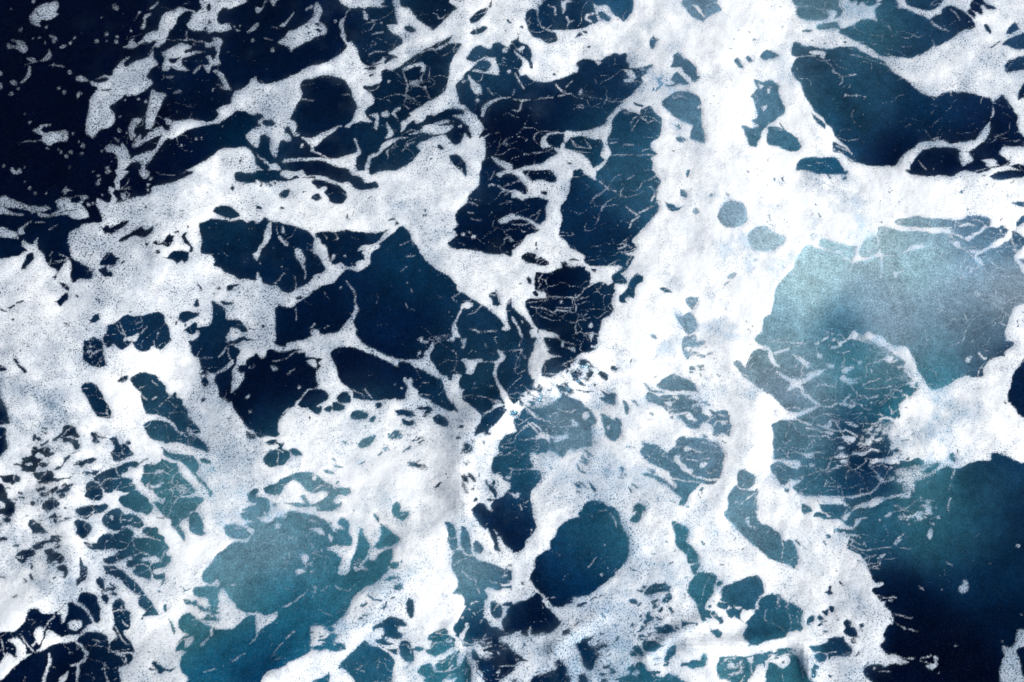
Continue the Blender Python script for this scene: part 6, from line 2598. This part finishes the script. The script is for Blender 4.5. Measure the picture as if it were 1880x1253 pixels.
def grid_mesh(name, P, keep, attrs, material):
    """one mesh from the grid points P (rows, cols, 3) with the quads where keep is true"""
    nr, nc = P.shape[:2]
    idx = np.arange(nr*nc).reshape(nr, nc)
    q = np.stack([idx[1:, :-1], idx[1:, 1:], idx[:-1, 1:], idx[:-1, :-1]], -1)[keep]
    used = np.zeros(nr*nc, bool); used[q.ravel()] = True
    remap = np.cumsum(used)-1; q = remap[q]
    co = P.reshape(-1, 3)[used]
    me = bpy.data.meshes.new(name)
    me.vertices.add(len(co)); me.vertices.foreach_set('co', co.astype(np.float32).ravel())
    me.loops.add(q.size); me.loops.foreach_set('vertex_index', q.astype(np.int32).ravel())
    me.polygons.add(len(q)); me.polygons.foreach_set('loop_start', (np.arange(len(q))*4).astype(np.int32))
    me.polygons.foreach_set('use_smooth', np.ones(len(q), bool))
    me.update(calc_edges=True)
    for k, a in attrs.items():
        a = a.reshape(nr*nc, -1)[used].astype(np.float32)
        if a.shape[1] == 1: me.attributes.new(k, 'FLOAT', 'POINT').data.foreach_set('value', a.ravel())
        else: me.attributes.new(k, 'FLOAT_VECTOR', 'POINT').data.foreach_set('vector', a.ravel())
    me.materials.append(material)
    o = bpy.data.objects.new(name, me); scene.collection.objects.link(o)
    return o

# ================================================================ materials
def mat(name):
    m = bpy.data.materials.new(name); m.use_nodes = True; t = m.node_tree
    return m, t, t.nodes['Principled BSDF'], t.nodes['Material Output']
def N(t, kind, **kw):
    n = t.nodes.new(kind)
    for k, v in kw.items(): setattr(n, k, v)
    return n
def L(t, a, b): t.links.new(a, b)
def noise(t, vec, scale, detail=2, rough=.5):
    n = N(t, 'ShaderNodeTexNoise'); n.inputs['Scale'].default_value = scale
    n.inputs['Detail'].default_value = detail; n.inputs['Roughness'].default_value = rough
    L(t, vec, n.inputs['Vector']); return n.outputs['Fac']
def rng(t, x, a, b, c, d):
    n = N(t, 'ShaderNodeMapRange'); n.inputs[1].default_value = a; n.inputs[2].default_value = b
    n.inputs[3].default_value = c; n.inputs[4].default_value = d; L(t, x, n.inputs[0]); return n.outputs[0]
def op(t, o, a, b=None):
    n = N(t, 'ShaderNodeMath', operation=o)
    for i, v in enumerate((a, b)):
        if v is None: continue
        if isinstance(v, (int, float)): n.inputs[i].default_value = v
        else: L(t, v, n.inputs[i])
    return n.outputs[0]

# sea water: dark body colour, paler where air bubbles are stirred into it
water, t, bs, out = mat('sea_water')
pos = N(t, 'ShaderNodeNewGeometry').outputs['Position']
at_c = N(t, 'ShaderNodeAttribute', attribute_name='tint')
at_f = N(t, 'ShaderNodeAttribute', attribute_name='bubbles')
n1 = noise(t, pos, 34, 3, .75); n2 = noise(t, pos, 1.1, 4, .6); n3 = noise(t, pos, 7, 3, .6)
g1 = rng(t, n1, .34, .66, -.5, .55)
amp = rng(t, at_f.outputs['Fac'], 0, .25, .3, .8)
fac = op(t, 'ADD', 1, op(t, 'MULTIPLY', g1, amp))
fac = op(t, 'MULTIPLY', fac, rng(t, n2, .3, .7, .78, 1.22))
fac = op(t, 'MULTIPLY', fac, rng(t, n3, .3, .7, .80, 1.20))
vm = N(t, 'ShaderNodeVectorMath', operation='SCALE'); L(t, at_c.outputs['Vector'], vm.inputs[0]); L(t, fac, vm.inputs['Scale'])
film = op(t, 'MULTIPLY', rng(t, noise(t, pos, 36, 3, .85), .50, .66, 0, 1), rng(t, at_f.outputs['Fac'], .01, .35, .006, .17))
cx = N(t, 'ShaderNodeCombineXYZ'); [L(t, op(t, 'MULTIPLY', film, k), cx.inputs[i]) for i, k in enumerate((.72, 1, 1.05))]
va = N(t, 'ShaderNodeVectorMath', operation='ADD'); L(t, vm.outputs[0], va.inputs[0]); L(t, cx.outputs[0], va.inputs[1])
L(t, va.outputs[0], bs.inputs['Base Color'])
bs.inputs['Roughness'].default_value = .12; bs.inputs['IOR'].default_value = 1.333
bs.inputs['Specular IOR Level'].default_value = .16
bs.inputs['Specular Tint'].default_value = (.3, .7, 1, 1)
bp = N(t, 'ShaderNodeBump'); bp.inputs['Strength'].default_value = .6; bp.inputs['Distance'].default_value = .02
b1 = op(t, 'ADD', noise(t, pos, 3.5, 5, .62), op(t, 'MULTIPLY', noise(t, pos, 16, 3, .6), .35))
L(t, b1, bp.inputs['Height']); L(t, bp.outputs[0], bs.inputs['Normal'])

# foam: white froth, see-through where it is only a film of bubbles
foam, t, bs, out = mat('sea_foam')
pos = N(t, 'ShaderNodeNewGeometry').outputs['Position']
a_c = N(t, 'ShaderNodeAttribute', attribute_name='cover').outputs['Fac']
a_t = N(t, 'ShaderNodeAttribute', attribute_name='body').outputs['Fac']
bub = noise(t, pos, 36, 2, .6)                            # bubble holes of two to three centimetres
bub2 = noise(t, pos, 75, 1, .5)
pat = noise(t, pos, 2.6, 3, .55)
body = op(t, 'ADD', a_t, rng(t, pat, .3, .7, -.07, .07))
grain = rng(t, op(t, 'ADD', op(t, 'MULTIPLY', bub, .6), op(t, 'MULTIPLY', bub2, .4)), .36, .64, -1, 1)
pin = op(t, 'MAXIMUM', rng(t, bub, .44, .35, 0, 1), rng(t, noise(t, pos, 21, 2, .55), .35, .31, 0, 1))                         # open holes, few and dark
hole = op(t, 'SUBTRACT', grain, op(t, 'MULTIPLY', pin, rng(t, noise(t, pos, 1.7, 3, .6), .36, .6, 1.0, 4.6)))
deep = rng(t, body, .58, 1.05, .2, .04)
opa = op(t, 'ADD', op(t, 'POWER', body, 1.9), op(t, 'MULTIPLY', hole, deep))
opa = op(t, 'MINIMUM', op(t, 'MAXIMUM', opa, .03), 1.0)
edge = rng(t, op(t, 'ADD', a_c, op(t, 'MULTIPLY', rng(t, bub, .3, .7, -1, 1), .22)), .06, .88, 0, 1)
alpha = op(t, 'MULTIPLY', opa, edge)
mc = N(t, 'ShaderNodeMix', data_type='RGBA'); mc.inputs['A'].default_value = (.74, .86, 1, 1); mc.inputs['B'].default_value = (.91, .935, .94, 1)
L(t, rng(t, body, .6, .95, 0, 1), mc.inputs['Factor']); L(t, mc.outputs['Result'], bs.inputs['Base Color'])
bs.inputs['Roughness'].default_value = .75
bs.inputs['Specular IOR Level'].default_value = .25
L(t, alpha, bs.inputs['Alpha'])
bp = N(t, 'ShaderNodeBump'); bp.inputs['Strength'].default_value = .22; bp.inputs['Distance'].default_value = .010
L(t, op(t, 'ADD', noise(t, pos, 14, 4, .7), op(t, 'MULTIPLY', bub, .4)), bp.inputs['Height']); L(t, bp.outputs[0], bs.inputs['Normal'])

# ================================================================ the water: one sheet out to the horizon
us = spaced(-12, CW+12, 5, 560, 1.12); vs = spaced(-12, CH+12, 5, 380, 1.12)
U, V = np.meshgrid(us, vs)
P = place(U, V, height(U, V))
col = at(tint, U, V)/LIGHT
wide = sample(cov_wide, U, V)[..., None]
mist = fbm(U, V, 30, 4, 93)[..., None]; vg = at(veil_grid, U, V)[..., None]
stir = np.clip(sample(cov7, U, V)[..., None]*1.2+1.4*(mist-.6), 0, 1)*vg*.13      # bubbles driven under beside the foam
col = col*(1-stir)+np.array([.30, .47, .52])*stir
# the water right under the foam is full of air
und = np.clip(sample(gblur(cov, 1.5), U, V)*2.2-1.1, 0, 1)[..., None]
airy = np.clip((U+V-500)/1100, .12, 1)[..., None]
col = col*(1+.3*und)+und*airy*np.array([.05, .10, .13])
col = col*(1+.12*wide)
lum = col.mean(-1)
nr, nc = U.shape
# rings beyond the charted water, flattening towards the horizon
loop = [(0, j) for j in range(nc)]+[(i, nc-1) for i in range(1, nr)]+[(nr-1, j) for j in range(nc-2, -1, -1)]+[(i, 0) for i in range(nr-2, 0, -1)]
li = np.array([i*nc+j for i, j in loop]); B = P.reshape(-1, 3)[li]; bc = col.reshape(-1, 3)[li]
verts = [P.reshape(-1, 3)]; cols = [col.reshape(-1, 3)]
idx = np.arange(nr*nc).reshape(nr, nc)
faces = [np.stack([idx[1:, :-1], idx[1:, 1:], idx[:-1, 1:], idx[:-1, :-1]], -1).reshape(-1, 4)]
prev = li; base = nr*nc; n = len(li); ctr = B.mean(0)
for k, s in enumerate([1.15, 1.4, 1.8, 2.6, 4.5, 9, 22, 60, 180]):
    R = ctr+(B-ctr)*s; R[:, 2] = B[:, 2]*max(0, 1-(k+1)*.3)
    verts.append(R); cols.append(bc*(.6 if k else .8)*np.ones((n, 1)) if k < 2 else np.tile([.002, .012, .03], (n, 1)))
    cur = base+np.arange(n); faces.append(np.stack([prev, np.roll(prev, -1), np.roll(cur, -1), cur], -1)[:, ::-1]); prev = cur; base += n
verts = np.concatenate(verts); cols = np.concatenate(cols); faces = np.concatenate(faces)
me = bpy.data.meshes.new('ocean_water')
me.vertices.add(len(verts)); me.vertices.foreach_set('co', verts.astype(np.float32).ravel())
me.loops.add(faces.size); me.loops.foreach_set('vertex_index', faces.astype(np.int32).ravel())
me.polygons.add(len(faces)); me.polygons.foreach_set('loop_start', (np.arange(len(faces))*4).astype(np.int32))
me.polygons.foreach_set('use_smooth', np.ones(len(faces), bool)); me.update(calc_edges=True)
me.attributes.new('tint', 'FLOAT_VECTOR', 'POINT').data.foreach_set('vector', cols.astype(np.float32).ravel())
me.attributes.new('bubbles', 'FLOAT', 'POINT').data.foreach_set('value', cols.mean(1).astype(np.float32))
me.materials.append(water)
sea = bpy.data.objects.new('ocean_water', me); scene.collection.objects.link(sea)
sea['kind'] = 'structure'; sea['label'] = 'dark navy to teal sea water under the foam'; sea['category'] = 'water'

# ================================================================ the foam
us = spaced(-8, CW+8, 1.5, 540, 1.03); vs = spaced(-8, CH+8, 1.5, 360, 1.03)
U, V = np.meshgrid(us, vs)
C = foam_field(cov_soft, U, V)
lum = at(tint, U, V).mean(-1)
mist = fbm(U+14*fbm(U, V, 40, 2, 91), V, 34, 5, 92, .6)
vg = at(veil_grid, U, V)
veil = np.clip((sample(cov7, U, V)-.12)*1.5+1.6*(mist-.5), 0, 1)*vg
body = at(thick_grid, U, V)
w5 = sample(gblur(cov, 5), U, V)
lump = fbm(U, V, 22, 3, 61)
body = body-.17*np.clip((.92-w5)*1.7, 0, 1)+.02+.34*np.clip((1.06-body)*4, .12, 1)*(.75*fbm(U, V, 60, 4, 62)+.45*fbm(U, V, 17, 3, 63)-.6)
Z = height(U, V)+.006+.05*np.clip(w5-.5, 0, 1)*lump
P = place(U, V, Z)
cell = np.maximum(np.maximum(C[1:, 1:], C[:-1, 1:]), np.maximum(C[1:, :-1], C[:-1, :-1])) > .06
uc = .25*(U[1:, 1:]+U[:-1, 1:]+U[1:, :-1]+U[:-1, :-1]); vc = .25*(V[1:, 1:]+V[:-1, 1:]+V[1:, :-1]+V[:-1, :-1])
body = body-.10*np.clip(.5-sample(cov_wide, U, V), 0, .5)*2
haze = np.clip((sample(cov7, U, V)-.05)*1.2+1.7*(mist-.5), 0, 1)*np.clip((lum-.05)*5, 0, 1)
C = np.maximum(C, haze*.34)
body = body-.42*vg*np.clip(1.9*(mist-.47), -.1, 1)
attrs = {'cover': C, 'body': body}
def region(poly):
    p = np.array(poly, float).reshape(-1, 2)
    x0, y0 = p.min(0); x1, y1 = p.max(0)
    box = (uc >= x0) & (uc <= x1) & (vc >= y0) & (vc <= y1)
    if box.sum() == 0: return box
    inside = np.zeros(box.shape, bool); X = uc[box]; Y = vc[box]; m = np.zeros(len(X), bool)
    for (ax, ay), (bx, by) in zip(p, np.roll(p, -1, 0)):
        if ay == by: continue
        m ^= ((ay > Y) != (by > Y)) & (X < (bx-ax)*(Y-ay)/(by-ay)+ax)
    inside[box] = m; return inside
def box(a, b, c, d): return [a, b, c, b, c, d, a, d]
for name, label, cat, group, poly in PATCHES:
    m = cell & region(poly)
    if not m.any(): continue
    o = grid_mesh(name, P, m, attrs, foam); cell &= ~m
    o['label'] = label; o['category'] = cat
    if group: o['group'] = group
wide_c = sample(cov_wide, uc, vc); thin = cell & (sample(gblur(cov, 3), uc, vc) < .34)
o = grid_mesh('foam_web', P, thin, attrs, foam)
o['label'] = 'thin broken threads and flecks of foam over the open dark pools'; o['category'] = 'foam'; o['kind'] = 'stuff'
o = grid_mesh('sea_foam', P, cell & ~thin, attrs, foam)
o['label'] = 'thick white foam spread in belts and loops between the dark pools'; o['category'] = 'foam'; o['kind'] = 'stuff'
